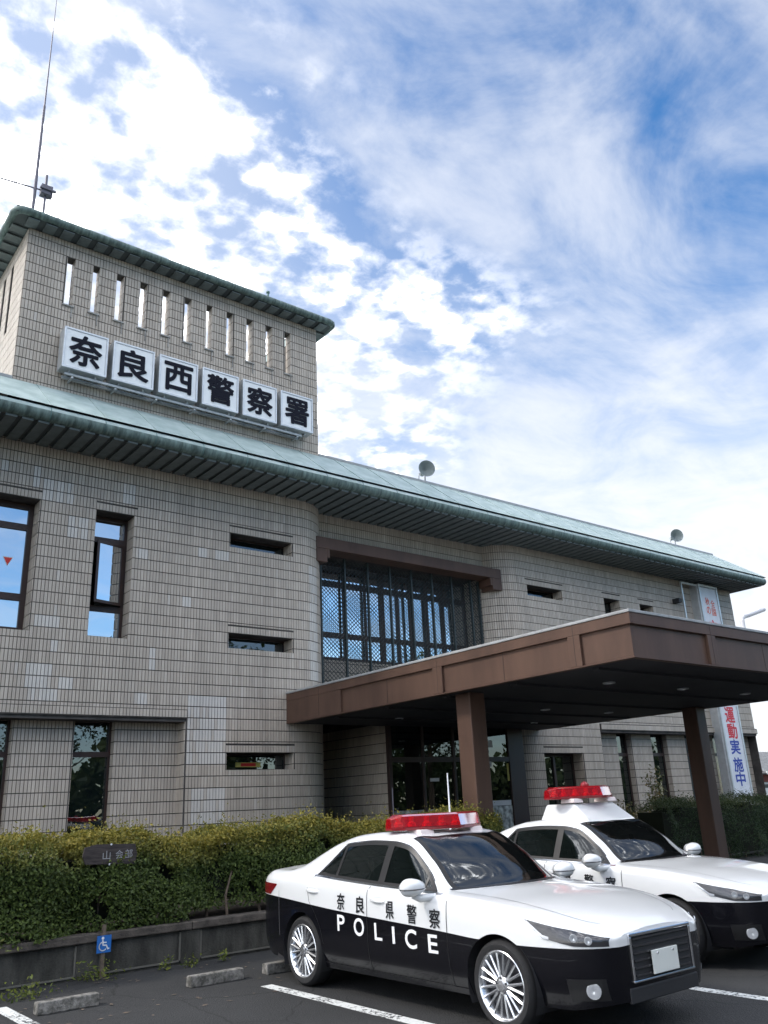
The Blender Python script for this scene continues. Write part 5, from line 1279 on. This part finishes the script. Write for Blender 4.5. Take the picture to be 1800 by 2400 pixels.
bx_.add([(a, b, 1.435) for a, b in lowr]+[(a, b, 1.655) for a, b in upr], [(3, 2, 1, 0), (4, 5, 6, 7), (0, 1, 5, 4), (1, 2, 6, 5), (2, 3, 7, 6), (3, 0, 4, 7)]); bo_ = B2(bx_, 'roof_box', 'car_white', bevel=.02)
sk = MB(); sk.box((-.50, 2.18, 1.405), (.50, 3.04, 1.434)); B2(sk, 'skirt', 'trim_black', bo_)
light_bar(B2, 1.70, 2.58)
rd = MB(); rd.lathe((0, 2.60, 1.87), (0, 0, 1), [(.06, 0), (.06, .02), (.03, .05), (.001, .06)], 12); B2(rd, 'beacon', 'base_red')

# ================================================================== surroundings
def tree(loc, h, cr, n, label, seed, group, mesh=None):
    t = thing('tree', label, 'tree', loc, group)
    r_ = np.random.default_rng(seed); random.seed(seed)
    tr = MB(); tr.tube([(0, 0, 0), (.1, 0, h*.3), (0, .1, h*.6), (.05, 0, h*.85)], h*.022, 8, r1=h*.006)
    for k in range(7):
        a = k*2.4; z = h*(.35+.07*k); tr.tube([(0, 0, z), (cr*.5*math.cos(a), cr*.5*math.sin(a), z+h*.08), (cr*.8*math.cos(a), cr*.8*math.sin(a), z+h*.15)], h*.008, 6, r1=h*.002)
    tr.build('trunk', 'bark', t, world=False)
    cl_ = np.stack([r_.normal(0, cr*.42, 46), r_.normal(0, cr*.42, 46), h*.66+r_.normal(0, h*.15, 46)], 1)
    wch = r_.integers(0, 46, n); P = cl_[wch]+r_.normal(0, cr*.16, (n, 3)); P = P[P[:, 2] < h*1.02]
    V, F, A = [], [], []; leaf_cloud(P, np.tile((0, 0, 1.0), (len(P), 1)), np.full(len(P), .16), r_.random(len(P))*.5, V, F, A, jit=.9)
    mb = MB(); mb.v = V; mb.f = F; mb.m = [0]*len(F); stuff(mb.build('crown', 'tree_leaf', t, attr=('young', A), world=False))
    return t
base_t = tree((9.5, -15, 0), 12.5, 3.2, 9000, 'leafy tree behind the parking lot, reflected in the left first-floor window', 3, 'trees across the lot')
for k, (x, y, s_) in enumerate(((16, -17, .9), (23, -16, 1.1), (30, -18, 1.0), (37, -15, .95), (44, -17, 1.05), (2, -18, .8))):
    c = base_t.copy(); COL.objects.link(c); c.location = (x, y, 0); c.scale = (s_, s_, s_); c.rotation_euler = (0, 0, k*1.3)
    c['label'] = 'leafy tree in the row behind the parking lot, seen only in window reflections'
    for ch in base_t.children:
        d = ch.copy(); COL.objects.link(d); d.parent = c
base_t['label'] = 'leafy tree in the row behind the parking lot, seen only in window reflections'

# nandina-like shrubs against the right wing
def shrub(x, y, h, r, n, label, seed):
    t = thing('shrub', label, 'shrub', (x, y, 0), 'shrubs against the right wing'); r_ = np.random.default_rng(seed)
    st_ = MB()
    tips = []
    for k in range(9):
        a = k*.8; hh = h*r_.uniform(.55, 1.0); tx, ty = r*math.cos(a)*r_.uniform(.3, 1), r*.6*math.sin(a)*r_.uniform(.3, 1); st_.tube([(0, 0, 0), (tx*.4, ty*.4, hh*.5), (tx, ty, hh)], .012, 5, r1=.004); tips.append((tx, ty, hh))
    st_.build('stems', 'bark', t, world=False)
    tp = np.array(tips)[r_.integers(0, 9, n)]; P = tp*r_.uniform(.55, 1.02, (n, 1))+r_.normal(0, .10, (n, 3)); P[:, 2] = np.maximum(P[:, 2], .05)
    V, F, A = [], [], []; leaf_cloud(P, np.tile((0, -.3, .8), (n, 1)), np.full(n, .045), r_.random(n), V, F, A, aspect=2.2)
    mb = MB(); mb.v = V; mb.f = F; mb.m = [0]*len(F); stuff(mb.build('leaves', 'shrub_leaf', t, attr=('young', A), world=False))
shrub(22.4, 15.7, 2.4, .30, 900, 'thin upright shrub with reddish leaves against the right wing', 1)
shrub(23.6, 15.5, 1.75, .60, 1700, 'low bushy shrub left of the dark hedge at the right wing', 2)
shrub(21.2, 15.6, 1.45, .50, 1300, 'low leafy shrub behind the far patrol car', 5)

# house with tiled eaves beyond the right end, and hills
hx, hy = 112.0, 60.0
t = thing('tiled_house', 'distant white house with grey tiled roof and red beam at the right edge', 'house', (hx, hy, 0))
w_ = MB(); w_.box((hx-2.5, hy, 0), (hx+14, hy+8, 2.6)); w_.build('wall', 'plaster_white', t)
w_ = MB(); w_.box((hx-2.8, hy-.25, 2.62), (hx+14.3, hy-.02, 3.55)); w_.build('beam', 'red_paint', t)
w_ = MB(); w_.box((hx-2.4, hy-.05, 1.9), (hx+6, hy-.01, 2.35)); w_.build('window_band', 'trim_black', t)
w_ = MB(); w_.add([(hx-3.6, hy-1.2, 3.7), (hx+15, hy-1.2, 3.7), (hx+15, hy+4, 6.6), (hx+1.0, hy+4, 6.6), (hx+15, hy+9, 3.7), (hx-3.6, hy+9, 3.7), (hx-3.6, hy-1.2, 3.55), (hx+15, hy-1.2, 3.55)], [(0, 1, 2, 3), (3, 2, 4, 5), (0, 3, 5), (6, 7, 1, 0)]); ro = w_.build('roof', 'tile_roof_grey', t)
for k in range(28):
    e = MB(); x = hx-3.4+.62*k; e.tube([(x, hy-1.32, 3.72), (x+.0, hy+3.9, 6.62)], .16, 10); e.lathe((x, hy-1.33, 3.72), (0, -1, 0), [(.20, -.06), (.20, .02), (.001, .03)], 12, mi=1); e.build('roof_tile', ['tile_roof_grey', 'plaster_white'], ro)
hl = MB(); nh = 60; vs = []
for k in range(nh):
    a = R(35+80*k/(nh-1)); d = 900; z = 26+16*math.sin(k*.33)+9*math.sin(k*.81+1)+5*math.sin(k*1.7)
    vs += [(d*math.sin(a), d*math.cos(a), -2), (d*1.05*math.sin(a), d*1.05*math.cos(a), max(4, z)), (d*1.5*math.sin(a), d*1.5*math.cos(a), -2)]
hl.add(vs, [f for k in range(nh-1) for f in ((3*k, 3*k+3, 3*k+4, 3*k+1), (3*k+1, 3*k+4, 3*k+5, 3*k+2))]); struct(hl.build('hills', 'hill', smooth=80))
# small white van across the lot (reflected in the ground-floor window)
t = thing('white_van', 'small white box van parked across the lot behind the camera', 'van', (16.5, -14.0, 0))
prof_ = [(0, .3), (0, .95), (.22, 1.12), (.75, 1.85), (3.3, 1.88), (3.38, 1.0), (3.38, .3)]
v_ = MB(); v_.prism([(z, 15.0+x) for x, z in prof_], 1, -14.7, -13.3); v_.build('body', 'car_white', t, bevel=.04)
for x0, x1 in ((15.55, 16.25), (16.35, 17.2), (17.3, 18.2)):
    q = MB(); q.box((x0, -13.305, 1.2), (x1, -13.29, 1.72)); q.build('window', 'glass_dark', t)
for x in (15.6, 17.7):
    q = MB(); q.lathe((x, -13.32, .29), (0, 1, 0), [(.29, -.15), (.29, 0), (.18, .01), (.001, .01)], 20); q.build('wheel', 'rubber', t)

fw_r = np.random.default_rng(11); nw_ = 16000
fx_ = fw_r.uniform(-25, 85, nw_); top_ = 6.0+1.4*np.sin(fx_*.31)+.9*np.sin(fx_*.83+1); fz_ = fw_r.uniform(0, 1, nw_)*top_; fy_ = -24+fw_r.normal(0, .9, nw_)
V, F, A = [], [], []; leaf_cloud(np.stack([fx_, fy_, fz_], 1), np.tile((0, 1.0, .5), (nw_, 1)), np.full(nw_, .55), fw_r.random(nw_)*.6, V, F, A, aspect=1.3, jit=.6)
mb = MB(); mb.v = V; mb.f = F; mb.m = [0]*len(F); o = stuff(mb.build('far_wood', 'tree_leaf', attr=('young', A))); o['label'] = 'belt of trees across the road behind the camera, only reflected in the windows'; o['category'] = 'trees'
